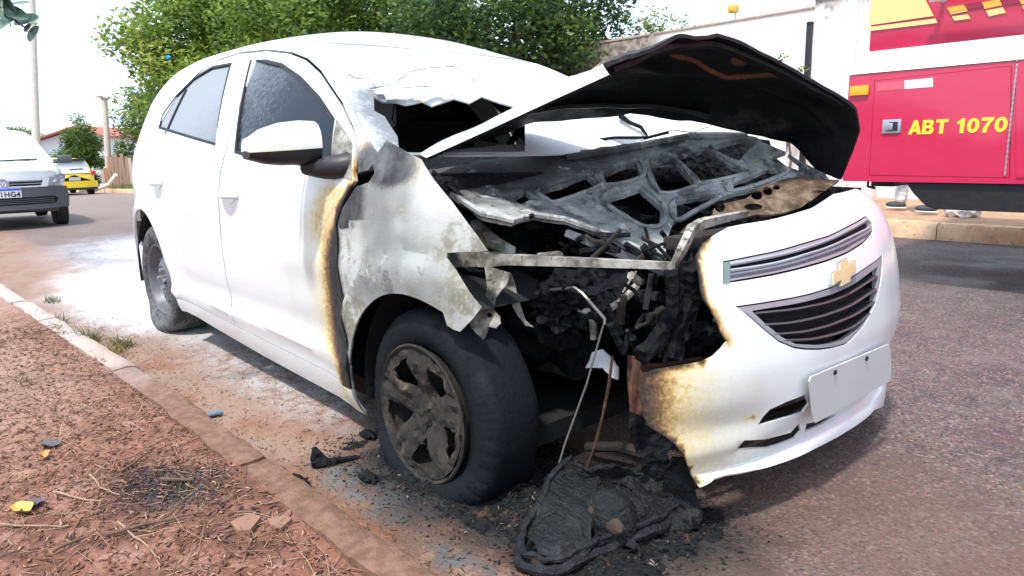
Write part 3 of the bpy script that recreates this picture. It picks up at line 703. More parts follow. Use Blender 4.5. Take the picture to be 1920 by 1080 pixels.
# number plate (blank, grey)
pc = [cun(*Z6(*p), 'x', .838) for p in ((612, 682), (884, 566), (890, 690), (626, 838))]
pc = [Vector((.840-.02*abs(p.y), p.y, p.z)) for p in pc]
def plate_fn(u, v): return (pc[0].lerp(pc[1], u)).lerp(pc[3].lerp(pc[2], u), v)
pl = panel('number_plate', [(.02, 0), (.98, 0), (1, .08), (1, .92), (.98, 1), (.02, 1), (0, .92), (0, .08)], plate_fn, M['plate'], bp, st=.2, th=.004, out=(1, 0, 0))
for u in (.27, .66):
    mb = MB(); mb.lathe([(.0065, -.002), (.0065, .004), (.001, .005)], plate_fn(u, .11), 'x', 10); mb.build('plate_screw', M['dark'], pl)
# left headlamp, still in place
def lamp_fn(u, v): return Vector((.60-.28*max(0, u-.45)-.55*max(0, u-.62), u, v))
mb = MB()
hl = [[Vector((.64-.9*max(0, y-.42)**1.15*1.3, y, z)) for z in (.70, .76, .82, .87)] for y in np.linspace(.45, .80, 9)]
hl = [[p+Vector((-.10*max(0, (p.z-.72)/.15)**1.5, 0, 0)) for p in c_] for c_ in hl]
mb.add([p for c_ in hl for p in c_], [(i*4+j, i*4+j+1, (i+1)*4+j+1, (i+1)*4+j) for i in range(8) for j in range(3)]); mb.build('headlamp', simple('smoked_lens', (.14, .15, .16), .15, .3, .4, 20), car)

# ---- bonnet: outer skin buckled open, inner frame dropped on the engine
rear = [cun(800, 296, 'y', -.665), cun(785, 290, 'y', -.655), cun(870, 262, 'y', -.40), cun(1000, 228, 'y', -.15), cun(1180, 208, 'y', .15), cun(1340, 236, 'y', .42), cun(1480, 262, 'y', .60), cun(1540, 322, 'y', .64)]
front = [cun(1142, 140, 'y', -.60), cun(1130, 120, 'y', -.585), cun(1240, 85, 'y', -.35), cun(1345, 65, 'y', -.05), cun(1480, 125, 'y', .25), cun(1605, 198, 'y', .50), cun(1612, 240, 'y', .55), cun(1578, 336, 'y', .60)]
ts = [0, .045, .24, .42, .60, .80, .92, 1.0]
def rowfn(row):
    sx, sy, sz = [Sp([(t, p[i]) for t, p in zip(ts, row)]) for i in range(3)]
    def f(u):
        i = 0
        while i < len(ts)-2 and u > ts[i+1]: i += 1
        return Vector((sx(u), sy(u), sz(u))).lerp(row[i].lerp(row[i+1], (u-ts[i])/(ts[i+1]-ts[i])), .6)
    return f
rf, ff = rowfn(rear), rowfn(front)
mid_near = [(.30, (963, 220), (950, 213)), (.66, (1060, 183), (1042, 167))]
def hood_fn(u, v):
    p = rf(u).lerp(ff(u), v); k = 4*v*(1-v)
    n_ = Vector((-.35, .05, 1)).normalized()
    b = .045*k*sst(0, .3, u)*sst(1, .8, u)
    b += .012*math.exp(-((u-.30)/.03)**2)*sst(0, .2, v)*1.0-.014*math.exp(-((v-.55-.15*u)/.05)**2)*sst(.05, .2, u)*sst(1, .85, u)
    b += .020*noise.noise(p*3.1+Vector((3, 1, 0)))+.009*noise.noise(p*8)+.003*noise.noise(p*22)
    return p+n_*b*sst(-.02, .12, u)
NU, NV = 90, 60
H = [[hood_fn(i/NU, j/NV) for j in range(NV+1)] for i in range(NU+1)]
th = .010
nrm = []
for i in range(NU+1):
    for j in range(NV+1):
        a = H[min(i+1, NU)][j]-H[max(i-1, 0)][j]; b = H[i][min(j+1, NV)]-H[i][max(j-1, 0)]; n_ = a.cross(b).normalized(); nrm.append(n_ if n_.z > 0 else -n_)
top = [p for c_ in H for p in c_]; bot = [p-n_*th for p, n_ in zip(top, nrm)]; n = len(top); W_ = NV+1
ffs = [(i*W_+j, i*W_+j+1, (i+1)*W_+j+1, (i+1)*W_+j) for i in range(NU) for j in range(NV)]
up_first = (top[ffs[500][1]]-top[ffs[500][0]]).cross(top[ffs[500][2]]-top[ffs[500][0]]).z > 0
if not up_first: ffs = [f[::-1] for f in ffs]
fb = [tuple(n+k for k in f[::-1]) for f in ffs]
bd = [i*W_ for i in range(NU+1)]+[NU*W_+j for j in range(1, NV+1)]+[i*W_+NV for i in range(NU-1, -1, -1)]+[j for j in range(NV-1, 0, -1)]
rimf = [(bd[i], bd[(i+1) % len(bd)], n+bd[(i+1) % len(bd)], n+bd[i]) for i in range(len(bd))]
me = bpy.data.meshes.new('bonnet'); me.from_pydata(top+bot, [], ffs+fb+rimf)
me.polygons.foreach_set('material_index', [0]*len(ffs)+[1]*len(fb)+[1]*len(rimf))
bm = bmesh.new(); bm.from_mesh(me); bmesh.ops.recalc_face_normals(bm, faces=bm.faces); bm.to_mesh(me); bm.free()
a1 = me.attributes.new('burn', 'FLOAT', 'POINT'); a2 = me.attributes.new('ash', 'FLOAT', 'POINT'); a3 = me.attributes.new('rust', 'FLOAT', 'POINT')
bv = []; rv = []
for k, p in enumerate(top+bot):
    kk = k % n; i, j = divmod(kk, W_); u, v = i/NU, j/NV
    bv.append(max(.30*sst(.6, 1, v)*sst(.25, .06, u)+.30*sst(.10, 0, v)*sst(.2, .05, u)+.05, .85*sst(.08, .2, u)*sst(.5, .8, v), .6*sst(.15, .4, u)))
    q = pxof(p); r_ = 0
    r_ = max(r_, 1.25-math.hypot((q[0]-1190)/13, (q[1]-115)/10)); r_ = max(r_, 1.5-math.hypot((q[0]-1386)/17, (q[1]-114)/10))
    pl_ = [(1262, 104), (1300, 113), (1330, 132), (1362, 146), (1400, 143), (1465, 140)]
    r_ = max(r_, 1.15-min(segd(q, pl_[m_], pl_[m_+1]) for m_ in range(5))/7)
    r_ = max(r_, .35*math.exp(-((q[0]-1395)**2+(q[1]-215)**2)/60**2))
    rv.append(max(0, r_) if k >= n else 0)
a1.data.foreach_set('value', bv); a2.data.foreach_set('value', [0.]*len(bv)); a3.data.foreach_set('value', rv)
t = NT('charred_bonnet_underside'); c = t.co(); n1 = t.noise(c, 6, 6, .6); n2 = t.noise(c, 60, 5, .7)
k = t.ramp(n1, [(.35, (.0024, .0032, .0052)), (.6, (.0055, .0072, .011)), (.75, (.022, .022, .024))])
r_ = t.mr(t.math('ADD', t.attr('rust'), t.math('MULTIPLY', t.math('SUBTRACT', n2, .5), .7)), .35, .8)
k = t.mix(t.mr(t.noise(c, 3.5, 7, .7), .56, .68, 0, .8), k, t.mix(n2, (.02, .019, .018), (.085, .075, .065))); k = t.mix(r_, k, t.mix(n2, (.13, .05, .02), (.30, .14, .06)))
t.P(Base_Color=k, Specular_IOR_Level=.35, Roughness=t.mr(n1, .3, .7, .42, .8), Normal=t.bump(t.math('ADD', n1, n2), .35, .01)); M['under'] = t.m
bon = link('bonnet', me, [M['paint'], M['under']], car, 35)
mb = MB()                                                # folded stiffening ribs still stuck to the skin
for (u0, v0, u1, v1) in ((.12, .93, .78, .93), (.10, .25, .75, .12), (.14, .3, .2, .9)):
    pts = [hood_fn(u0+(u1-u0)*i/16, v0+(v1-v0)*i/16)-Vector((0, 0, .014)) for i in range(17)]; mb.tube(pts, .012, 6, sx=2.2)
mb.build('bonnet_rib', M['under'], bon)

FR = [((800, 318), -.640), ((900, 400), -.60), ((1060, 416), -.52), ((1250, 488), -.40), ((940, 290), -.16), ((1340, 244), .40), ((1480, 275), .57), ((1552, 342), .60), ((1290, 430), -.20), ((1440, 405), .28)]
A_ = np.array([[p[0], p[1], p[0]*p[1]/1000, 1] for p, y in FR], float); Y_ = np.array([y for p, y in FR]); cf = np.linalg.lstsq(A_, Y_, rcond=None)[0]
def fr_fn(px, py): return cun(px, py, 'y', cf[0]*px+cf[1]*py+cf[2]*px*py/1000+cf[3])
fo = [(800, 318), (850, 312), (940, 293), (1060, 285), (1180, 270), (1300, 250), (1360, 246), (1420, 262), (1470, 283), (1510, 305), (1545, 325), (1556, 338), (1540, 352), (1500, 352), (1462, 340), (1425, 352), (1380, 362), (1340, 372), (1296, 392), (1262, 418), (1250, 452), (1248, 486), (1200, 468), (1140, 440), (1060, 412), (1000, 404), (960, 414), (905, 402), (860, 372)]
fh = [[(1015, 356), (1098, 330), (1120, 345), (1118, 352), (1048, 378), (1030, 374)], [(1130, 326), (1192, 304), (1202, 332), (1140, 347)], [(1215, 305), (1256, 296), (1300, 342), (1290, 352), (1240, 360)], [(1270, 294), (1316, 282), (1392, 318), (1392, 326), (1320, 342), (1306, 332)], [(1335, 278), (1386, 262), (1420, 268), (1398, 290), (1384, 304)], [(1136, 375), (1200, 354), (1240, 388), (1238, 420), (1202, 422)], [(1268, 378), (1340, 364), (1346, 372), (1300, 398), (1270, 412)], [(1372, 345), (1440, 318), (1472, 322), (1440, 340), (1378, 358)], [(1440, 300), (1475, 285), (1512, 312), (1515, 325), (1470, 312)], [(960, 372), (985, 360), (1000, 372), (978, 384)]]
fr_m = NT('burnt_bonnet_frame'); c = fr_m.co(); n1 = fr_m.noise(c, 7, 6, .65); n2 = fr_m.noise(c, 45, 5, .7); xx = fr_m.n('SeparateXYZ', {0: c}).outputs
k = fr_m.ramp(n1, [(.25, (.08, .08, .078)), (.40, (.17, .172, .17)), (.52, (.30, .31, .305)), (.68, (.44, .44, .43)), (.8, (.24, .19, .13))])
rearm = fr_m.mr(fr_m.math('ADD', xx[0], fr_m.math('MULTIPLY', n1, .25)), .02, .2)
k = fr_m.mix(rearm, fr_m.mix(n2, (.025, .026, .028), (.10, .10, .10)), k); k = fr_m.mix(fr_m.mr(n2, .58, .67), k, (.05, .042, .038)); k = fr_m.mix(fr_m.mr(fr_m.noise(c, 5, 6, .7), .52, .62, 0, .85), k, (.035, .033, .034)); k = fr_m.mix(fr_m.mr(fr_m.noise(c, 11, 6, .7), .58, .66, 0, .8), k, (.52, .51, .49)); k = fr_m.mix(fr_m.mr(fr_m.noise(c, 8, 5, .7), .62, .7, 0, .7), k, (.20, .12, .07))
fr_m.P(Base_Color=k, Roughness=.75, Normal=fr_m.bump(fr_m.math('ADD', n1, n2), .5, .01)); M['frame'] = fr_m.m
ifr = panel('bonnet_frame', fo, fr_fn, M['frame'], car, holes=fh, st=9, th=.016, out=(0, 0, 1), rough=.006, smooth=45)
mb = MB()
for h in fh[:8]:                                         # pressed lips round the openings
    L = smooth_poly([tuple(np.mean(h, 0)+(np.array(q)-np.mean(h, 0))*1.10) for q in h], 3); pts = [fr_fn(*q)+Vector((0, 0, .003)) for q in L]; mb.tube(pts+pts[:1], .0085, 6, cap=False)
mb.tube([fr_fn(*q)+Vector((0, 0, .004)) for q in ((860, 374), (905, 404), (960, 416), (1000, 406), (1060, 414), (1140, 442), (1200, 470), (1248, 488))], .009, 6)
mb.tube([fr_fn(*q)+Vector((0, 0, .006)) for q in ((1060, 300), (1180, 280), (1300, 258), (1400, 258))], .014, 6)
mb.build('frame_lip', M['frame'], ifr)
lo_ = [(1275, 436), (1290, 420), (1330, 402), (1345, 385), (1400, 372), (1420, 352), (1470, 335), (1510, 332), (1556, 336), (1574, 338), (1540, 362), (1500, 390), (1460, 402), (1420, 402), (1380, 412), (1330, 424), (1300, 442)]
lh = [[(cx+rx*math.cos(a), cy+ry*math.sin(a)) for a in np.linspace(0, 6.283, 13)[:-1]] for cx, cy, rx, ry in ((1328, 399, 9, 8), (1350, 389, 10, 9), (1419, 366, 11, 9), (1440, 358, 10, 8), (1457, 350, 7, 6), (1412, 388, 18, 6))]
def lp_fn(px, py):
    p = fr_fn(px, py); return p+(cray(px, py)[0]-p).normalized()*(.03+.012*math.sin(py*.22))
lp = panel('latch_panel', lo_, lp_fn, rust('scorched_latch_panel', (.085, .05, .028), (.20, .15, .10)), ifr, holes=lh, st=7, th=.006, out=(0, 0, 1), rough=.004, smooth=40)
pxsheet_ = [(1296, 268), (1345, 250), (1440, 263), (1448, 292), (1472, 312), (1530, 332), (1500, 350), (1380, 345), (1286, 305)]
panel('wing_flange', pxsheet_, lambda px, py: cun(px, py, 'y', .655), M['char'], car, st=9, th=.01, out=(.3, -1, 0), rough=.008)
# powdered glass slumped over the scuttle
gs = [(984, 272), (988, 244), (1040, 224), (1100, 214), (1180, 208), (1255, 210), (1338, 234), (1300, 246), (1262, 243), (1205, 262), (1150, 258), (1090, 276), (1040, 290), (1000, 292)]
def gs_fn(px, py): return cun(px, py, 'y', -.03+(px-985)/350*.50+(292-py)*.0012)
sh = panel('windscreen_shard', gs, gs_fn, M['powder'], car, st=9, th=.006, out=(.5, -.5, .6), rough=.010, burn=lambda p: (.25, 0))
mb = MB(); mb.tube([gs_fn(*q)+Vector((.012, -.012, .012)) for q in ((1162, 223), (1180, 236), (1200, 244), (1212, 260))], [.012, .008, .008, .005], 6)
mb.tube([gs_fn(*q)+Vector((.012, -.012, .008)) for q in ((1110, 268), (1150, 262), (1212, 262), (1252, 252))], .006, 6); mb.build('wiper', M['char'], car)

# ---- engine bay
def ub(px, py, y): return cun(px, py, 'y', y)
def ux(px, py, x): return cun(px, py, 'x', x)
# wing rail and its torn brackets
mb = MB(); a, b = ub(838, 482, -.66), ub(1262, 498, -.60)
q = [(0, .038), (.08, .036), (.16, .030), (.24, .030), (.34, .020), (.6, .016), (1, .011)]
pts = [a.lerp(b, t_) for t_, r_ in q]; mb.tube(pts, [r_ for t_, r_ in q], 4, sx=1.1)
mb.tube([ub(890, 420, -.60), ub(925, 455, -.62), ub(960, 470, -.62)], [.02, .024, .015], 6)
mb.tube([ub(1010, 484, -.605), ub(1050, 480, -.605)], .014, 6)
mb.build('wing_rail', M['galv'], car)
def pxsheet(name, poly, y0, gx=0., gy=0., mat='galv', par=None, th=.004, st=8, rough=.006, holes=()):
    cx_ = sum(p[0] for p in poly)/len(poly); cy_ = sum(p[1] for p in poly)/len(poly)
    return panel(name, poly, lambda px, py: cun(px, py, 'y', y0+gx*(px-cx_)/100+gy*(py-cy_)/100), M[mat], par or car, st=st, th=th, out=(.6, -.8, .2), rough=rough, holes=holes)
c5 = lambda cx, cy, r: [(cx+r*math.cos(a), cy+r*math.sin(a)) for a in np.linspace(0, 6.283, 9)[:-1]]
pxsheet('torn_bracket', [(912, 498), (958, 512), (948, 536), (930, 560), (924, 580), (934, 592), (936, 606), (925, 614), (914, 612), (905, 634), (896, 644), (884, 628), (866, 612), (880, 596), (900, 578), (908, 560), (914, 538)], -.73, .03, -.05, holes=[c5(916, 590, 5)], rough=.012)
pxsheet('strut_bracket', [(935, 512), (958, 512), (966, 540), (975, 575), (985, 600), (1000, 613), (986, 610), (970, 592), (952, 562), (938, 548)], -.62, .05, 0, holes=[c5(950, 556, 5)])
# right leg of the radiator support and the hooked strap on it
mb = MB(); mb.tube([ux(1258, 505, .60), ux(1262, 540, .605), ux(1262, 575, .60), ux(1246, 610, .585), ux(1222, 650, .57), ux(1200, 668, .565)], [.020, .018, .018, .02, .024, .026], 6, sx=1.0)
mb.tube([ux(1300, 500, .62), ux(1300, 560, .61), ux(1272, 620, .60), ux(1262, 670, .60)], [.03, .026, .02, .03], 6)
mb.build('radiator_support', M['char'], car)
mb = MB(); mb.tube([ux(1262, 500, .64), ux(1278, 470, .66), ux(1296, 432, .66), ux(1312, 420, .655), ux(1345, 412, .63), ux(1400, 400, .61)], [.008, .011, .012, .010, .009, .007], 4, sx=1.6)
mb.build('bonnet_stay', M['galv'], car)
mb = MB(); a, b = fr_fn(1062, 416), fr_fn(1262, 490); mb.tube([a-Vector((0, 0, .03)), a.lerp(b, .5)-Vector((0, 0, .03)), b-Vector((0, 0, .03))], [.012, .016, .020], 4, sx=1.5); mb.build('edge_bar', simple('blue_grey_bar', (.16, .17, .20), .45, .4, .4, 20, .3), car)
mb = MB(); mb.tube([cun(1000, 404, 'y', -.58), cun(960, 414, 'y', -.60), cun(905, 402, 'y', -.62), cun(845, 350, 'y', -.645), cun(812, 322, 'y', -.65)], .007, 5); mb.build('bonnet_seal', M['char'], ifr)
# charred engine, battery, boxes
mb = MB()
for i, (p, r_) in enumerate((((.05, -.38, .50), (.20, .16, .15)), ((.28, -.42, .60), (.13, .13, .10)), ((.02, -.05, .62), (.22, .2, .16)), ((.25, .05, .52), (.22, .3, .22)), ((.05, .35, .62), (.2, .2, .16)), ((.40, .30, .55), (.15, .22, .2)), ((-.12, -.45, .70), (.12, .14, .10)), ((.42, -.12, .50), (.14, .16, .18)))):
    mb.blob(p, r_, i+2, .42, 4, 2.6)
mb.build('engine', M['char'], car, 60)
mb = MB(); mb.blob(tuple(ub(1045, 575, -.50)), (.09, .07, .07), 31, .5, 4, 4); mb.blob(tuple(ub(1090, 545, -.48)), (.09, .07, .05), 33, .5, 4, 4); mb.build('melted_battery', M['char'], car, 60)
mb = MB(); mb.tube([ub(1020, 560, -.40), ub(1100, 568, -.40), ub(1180, 562, -.40), ub(1232, 556, -.40)], [.028, .026, .027, .022], 10); mb.build('radiator_hose', M['black'], car)
mb = MB(); mb.box((.50, .05, .46), (.05, .85, .38), bev=.01)
for i in range(24): mb.box((.528, -.36+.036*i, .46), (.008, .012, .34))
mb.build('radiator', M['char'], car, 0)
mb = MB(); mb.box((.58, .0, .80), (.06, 1.0, .03), bev=.006); mb.box((.62, .0, .44), (.07, .95, .10), bev=.01); mb.build('crossmember', M['brownash'], car)
mb = MB(); mb.tube([ux(1205, 690, .55), ux(1240, 688, .57), ux(1330, 672, .60)], [.012, .010, .010], 6); mb.tube([ux(1196, 676, .55), ux(1186, 720, .55), ux(1188, 770, .55)], [.010, .012, .010], 6); mb.build('bumper_beam', M['rust'], car)
pxsheet('rusted_bracket', [(1178, 668), (1215, 672), (1224, 700), (1208, 735), (1222, 772), (1200, 802), (1184, 772), (1176, 720)], -.52, .1, 0, 'rust', th=.006, rough=.018)
pxsheet('chassis_leg', [(988, 640), (1020, 648), (1080, 640), (1110, 660), (1105, 700), (1085, 715), (1040, 700), (990, 690)], -.40, .06, 0, 'brownash', th=.03)
pxsheet('torn_panel', [(1096, 690), (1112, 660), (1128, 655), (1150, 676), (1160, 690), (1158, 712), (1146, 708), (1130, 690), (1110, 690)], -.47, 0, 0, 'powder', th=.006, rough=.012)
mb = MB(); mb.tube([ub(1033, 543, -.55), ub(1078, 540, -.55), ub(1092, 550, -.55), ub(1134, 598, -.55), ub(1134, 608, -.55)], .0045, 8); mb.build('brake_pipe', simple('bare_pipe', (.35, .34, .32), .4, .6), car)
mb = MB(); mb.tube(smooth_poly([tuple(ub(*p, -.52)) for p in ((1088, 580), (1106, 586), (1112, 606), (1114, 636))], 6, False), .011, 8); mb.build('coolant_pipe', M['galv'], car)
# clutter: brackets, bolts and pipes between rail and radiator support
r2 = random.Random(5)
for k_ in range(46):
    mb = MB(); px, py = r2.uniform(1140, 1340), r2.uniform(520, 660)
    if px > 1300 and py < 560: px -= 120
    x_ = r2.uniform(.42, .56); p = ux(px, py, x_); d = Vector((r2.uniform(-.3, .3), r2.uniform(-1, 1), r2.uniform(-.7, .7))).normalized()*r2.uniform(.02, .07)
    mb.tube([p-d, p+Vector((0, 0, r2.uniform(-.01, .01))), p+d], r2.uniform(.004, .011), 6)
    if r2.random() < .10: mb.lathe([(.016, -.008), (.016, .008), (.009, .008), (.009, -.008), (.016, -.008)], p+d, 'x', 10)
    mb.build('burnt_fitting', M[r2.choice(['galv', 'brownash', 'char', 'char', 'black', 'brownash'])], car)
for k_ in range(40):
    mb = MB(); px, py = r2.uniform(900, 1260), r2.uniform(430, 470)
    p = cun(px, py+r2.uniform(0, 20), 'y', r2.uniform(-.5, -.1)); d = Vector((r2.uniform(-1, 1), r2.uniform(-.5, .5), r2.uniform(-.4, .4))).normalized()*r2.uniform(.03, .09)
    mb.tube([p-d, p+Vector((0, 0, r2.uniform(-.02, .02))), p+d], r2.uniform(.004, .01), 6)
    mb.build('burnt_hose', M[r2.choice(['char', 'char', 'brownash'])], car)
mb = MB()
mb.tube(smooth_poly([tuple(ux(*p, .60)) for p in ((1340, 600), (1352, 612), (1350, 640), (1330, 655))], 5, False), .006, 6); mb.build('cable', M['black'], car)
mb = MB(); mb.blob(tuple(ux(1310, 640, .56)), (.05, .07, .05), 51, .3, 4, 3); mb.build('horn', M['char'], car)
mb = MB(); mb.tube([ub(1100, 838, -.40), ub(1160, 838, -.38), ub(1210, 850, -.38), ub(1238, 870, -.38), ub(1232, 905, -.38)], [.014, .016, .02, .018, .01], 8); mb.build('suspension_arm', M['brownash'], car)
mb = MB(); mb.tube([ub(1133, 604, -.55), ub(1100, 720, -.56), ub(1060, 830, -.60), ub(1034, 918, -.64)], .0028, 6); mb.build('hanging_cable', M['wire'], car)
mb = MB(); mb.tube([ub(1148, 668, -.50), ub(1142, 720, -.50), ub(1130, 780, -.51), ub(1112, 850, -.52), ub(1104, 880, -.53)], [.004, .005, .004, .005, .004], 6); mb.tube([ub(1118, 830, -.52), ub(1102, 870, -.54), ub(1096, 885, -.54)], .003, 6); mb.build('rusted_wire', M['rust'], car)
# melted lower corner of the bumper hanging to the road
pxsheet('melted_liner', [(1180, 770), (1215, 790), (1240, 815), (1262, 830), (1250, 850), (1262, 880), (1240, 900), (1205, 880), (1190, 840), (1178, 800)], -.52, .1, 0, 'char', th=.012, rough=.015)

# ================================================================== THE GROUND
def gz(x): return -.0215*(math.log(1+math.exp((-x-11.)*.8))/.8) if x > -55 else -.0215*44.
KY = lambda x: -1.125-.04*max(0, -x-1.2)
FKY = lambda x: 5.66
def strip_mesh(name, xs, ylo, yhi, ny, z, mat, kind='structure', zn=None, skirt=None):
    vv, ff = [], []
    for x in xs:
        a, b = ylo(x), yhi(x)
        for j in range(ny+1):
            y = a+(b-a)*j/ny; vv.append((x, y, gz(x)+z+(zn(x, y) if zn else 0)))
    for i in range(len(xs)-1):
        for j in range(ny): ff.append((i*(ny+1)+j, (i+1)*(ny+1)+j, (i+1)*(ny+1)+j+1, i*(ny+1)+j+1))
    me = bpy.data.meshes.new(name); me.from_pydata(vv, [], ff)
    o = link(name, me, mat, None, 60); o['kind'] = kind; return o
XS = [-700, -400, -200, -120, -80, -55, -40, -30, -24]+list(np.arange(-20, 6.1, .5))+[9, 14, 30, 90, 300]
def soilmat(name, cols, sc_=1., bumpd=.02):
    t = NT(name); c = t.co(); n1 = t.noise(c, .9*sc_, 6, .6); n2 = t.noise(c, 9*sc_, 6, .65); n3 = t.noise(c, 60*sc_, 5, .7); v = t.noise(c, 140*sc_, 3, .8)
    k = t.ramp(n2, [(.3, cols[0]), (.48, cols[1]), (.6, cols[2]), (.75, cols[3])])
    k = t.mix(t.mr(n1, .4, .65), k, cols[4]); k = t.mix(t.mr(n3, .55, .7, 0, .55), k, cols[0])
    k = t.mix(.35, k, t.ramp(v, [(.3, 0.), (.7, 1.)]), 'OVERLAY')
    t.P(Base_Color=k, Roughness=.95, Normal=t.bump(t.math('ADD', n2, n3), .7, bumpd)); return t
t = soilmat('red_earth', [(.08, .034, .023), (.20, .083, .054), (.30, .145, .102), (.40, .245, .195), (.255, .10, .058)])
c = t.co(); xy = t.n('SeparateXYZ', {0: c}).outputs
def blob_mask(t, c, cx, cy, rx, ry, soft=.5, nz=None, amp=.5, rot=0):
    mp = t.n('Mapping', {'Vector': c, 'Location': (0, 0, 0)}); v = t.n('VectorMath', {0: c, 1: (cx, cy, 0)}, operation='SUBTRACT').outputs[0]
    if rot: v = t.n('VectorRotate', {'Vector': v, 'Angle': rot}, rotation_type='Z_AXIS').outputs[0]
    v = t.n('VectorMath', {0: v, 1: (1/rx, 1/ry, 0)}, operation='MULTIPLY').outputs[0]
    d = t.n('VectorMath', {0: v}, operation='LENGTH').outputs['Value']
    if nz is not None: d = t.math('ADD', d, t.math('MULTIPLY', t.math('SUBTRACT', nz, .5), amp))
    return t.mr(d, 1-soft, 1, 1, 0)
base = t.b.inputs['Base Color'].links[0].from_socket; nz = t.noise(c, 6, 5, .65); nf = t.noise(c, 45, 5, .7)
soot = t.math('MULTIPLY', blob_mask(t, c, -.42, -1.42, .30, .17, .8, nz, 1.0, R(-10)), t.mr(nf, .32, .52))
k = t.mix(soot, base, (.018, .018, .02))
pale = t.math('MULTIPLY', blob_mask(t, c, -1.9, -1.75, 1.3, .75, .8, nz, .9), .55); k = t.mix(pale, k, (.40, .26, .21))
pale2 = t.math('MULTIPLY', blob_mask(t, c, -4.4, -2.2, 3.0, 1.6, .8, nz, .7), .6); k = t.mix(pale2, k, (.46, .32, .27))
t.P(Base_Color=k); M['earth'] = t.m
M['earth_far'] = soilmat('orange_earth', [(.22, .12, .06), (.36, .21, .12), (.44, .28, .17), (.50, .36, .25), (.40, .23, .13)], .6).m
M['ground'] = soilmat('ground_soil', [(.14, .10, .06), (.22, .16, .09), (.26, .2, .12), (.3, .25, .16), (.20, .18, .09)], .3).m
strip_mesh('ground', XS, lambda x: -400., lambda x: 400., 40, -.03, M['ground'])
# asphalt: brownish, speckled; red dirt in the gutter, extinguisher powder round the rear wheel, soot under the front
t = NT('worn_asphalt'); c = t.co(); n0 = t.noise(c, .55, 4, .6); n1 = t.noise(c, 2.6, 6, .65); n2 = t.noise(c, 14, 6, .7); n3 = t.noise(c, 90, 5, .75); vc = t.voro(c, 120, 'Color'); vd = t.voro(c, 120)
k = t.mix(t.mr(n1, .35, .65), (.066, .048, .050), (.125, .092, .088)); k = t.mix(t.mr(n2, .5, .68, 0, .75), k, (.155, .075, .058)); k = t.mix(t.mr(n2, .30, .44, .65, 0), k, (.034, .026, .030))
vch = t.n('SeparateColor', {0: t.voro(c, 125, 'Color')}).outputs; k = t.mix(t.math('MULTIPLY', t.mr(vch[0], .70, .90, 0, .8), t.mr(n2, .34, .6, .15, 1)), k, t.mix(vch[1], (.33, .27, .235), (.24, .135, .115))); k = t.mix(t.mr(vch[2], .30, .12, 0, .8), k, (.022, .018, .022)); k = t.mix(.18, k, vc, 'OVERLAY'); k = t.mix(t.mr(t.noise(c, 42, 5, .8), .55, .66, 0, .55), k, (.27, .225, .205)); k = t.mix(t.mr(t.noise(c, 47, 5, .8), .40, .32, 0, .7), k, (.028, .022, .026)); k = t.mix(t.mr(n3, .56, .68, 0, .85), k, (.21, .17, .155)); k = t.mix(t.mr(n3, .30, .42, .6, 0), k, (.03, .024, .026))
big = t.noise(c, 1.1, 5, .65, .6); k = t.mix(t.mr(big, .52, .64, 0, .55), k, t.mix(n3, (.055, .026, .022), (.14, .07, .055))); k = t.mix(t.mr(big, .44, .36, 0, .5), k, t.mix(n3, (.10, .08, .078), (.22, .18, .165)))
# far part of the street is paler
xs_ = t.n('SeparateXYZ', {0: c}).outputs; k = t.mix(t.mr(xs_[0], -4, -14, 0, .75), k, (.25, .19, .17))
# dry red dust along the gutter
gut = t.mr(t.math('ADD', xs_[1], t.math('MULTIPLY', t.math('SUBTRACT', n1, .5), .5)), -.42, -.72, 0, 1)
gut = t.math('MULTIPLY', gut, t.mr(n2, .24, .42)); gcol = t.mix(t.mr(n1, .40, .55), (.23, .105, .062), (.27, .17, .125)); gcol = t.mix(t.mr(n3, .5, .7, 0, .6), gcol, (.14, .08, .06)); k = t.mix(gut, k, gcol)
dirt = t.math('MULTIPLY', blob_mask(t, c, .35, -.92, 1.05, .42, .6, n1, .9), t.mr(n2, .36, .5)); k = t.mix(dirt, k, t.mix(n3, (.10, .042, .02), (.25, .105, .045)))
d2 = t.math('MULTIPLY', blob_mask(t, c, 1.05, -.25, .75, .85, .8, n1, .9), .55); k = t.mix(d2, k, t.mix(n3, (.06, .032, .02), (.20, .12, .08)))
pw_ = t.math('MULTIPLY', blob_mask(t, c, -3.7, -.45, 2.2, .80, .5, n1, .7), t.mr(t.math('ADD', n2, t.math('MULTIPLY', n3, .4)), .42, .62))
k = t.mix(pw_, k, t.mix(n3, (.52, .52, .53), (.74, .74, .75)))
pw2 = t.math('MULTIPLY', blob_mask(t, c, -6.2, .6, 2.6, 1.7, .8, n1, .8), t.mr(t.math('ADD', n2, t.math('MULTIPLY', n3, .5)), .50, .78)); k = t.mix(pw2, k, (.50, .50, .54))
pw3 = t.math('MULTIPLY', blob_mask(t, c, -1.3, -.62, 1.3, .42, .7, n1, .8), t.mr(t.math('ADD', n2, t.math('MULTIPLY', n3, .5)), .62, .86)); k = t.mix(pw3, k, (.42, .41, .41))
gr = t.math('MULTIPLY', blob_mask(t, c, -.08, -.98, .42, .12, .7, n1, .9), t.mr(n2, .38, .55)); k = t.mix(gr, k, t.mix(n3, (.09, .085, .08), (.20, .19, .18)))
gr2 = t.math('MULTIPLY', blob_mask(t, c, .42, -1.02, .30, .10, .7, n1, .9), t.mr(n2, .38, .55)); k = t.mix(gr2, k, t.mix(n3, (.06, .058, .055), (.15, .145, .14)))
so_ = t.math('MULTIPLY', blob_mask(t, c, .20, -.64, .95, .48, .5, n1, .8), t.mr(t.math('ADD', n2, t.math('MULTIPLY', n3, .4)), .40, .60)); k = t.mix(so_, k, t.mix(n3, (.004, .0045, .0055), (.022, .0205, .02)))
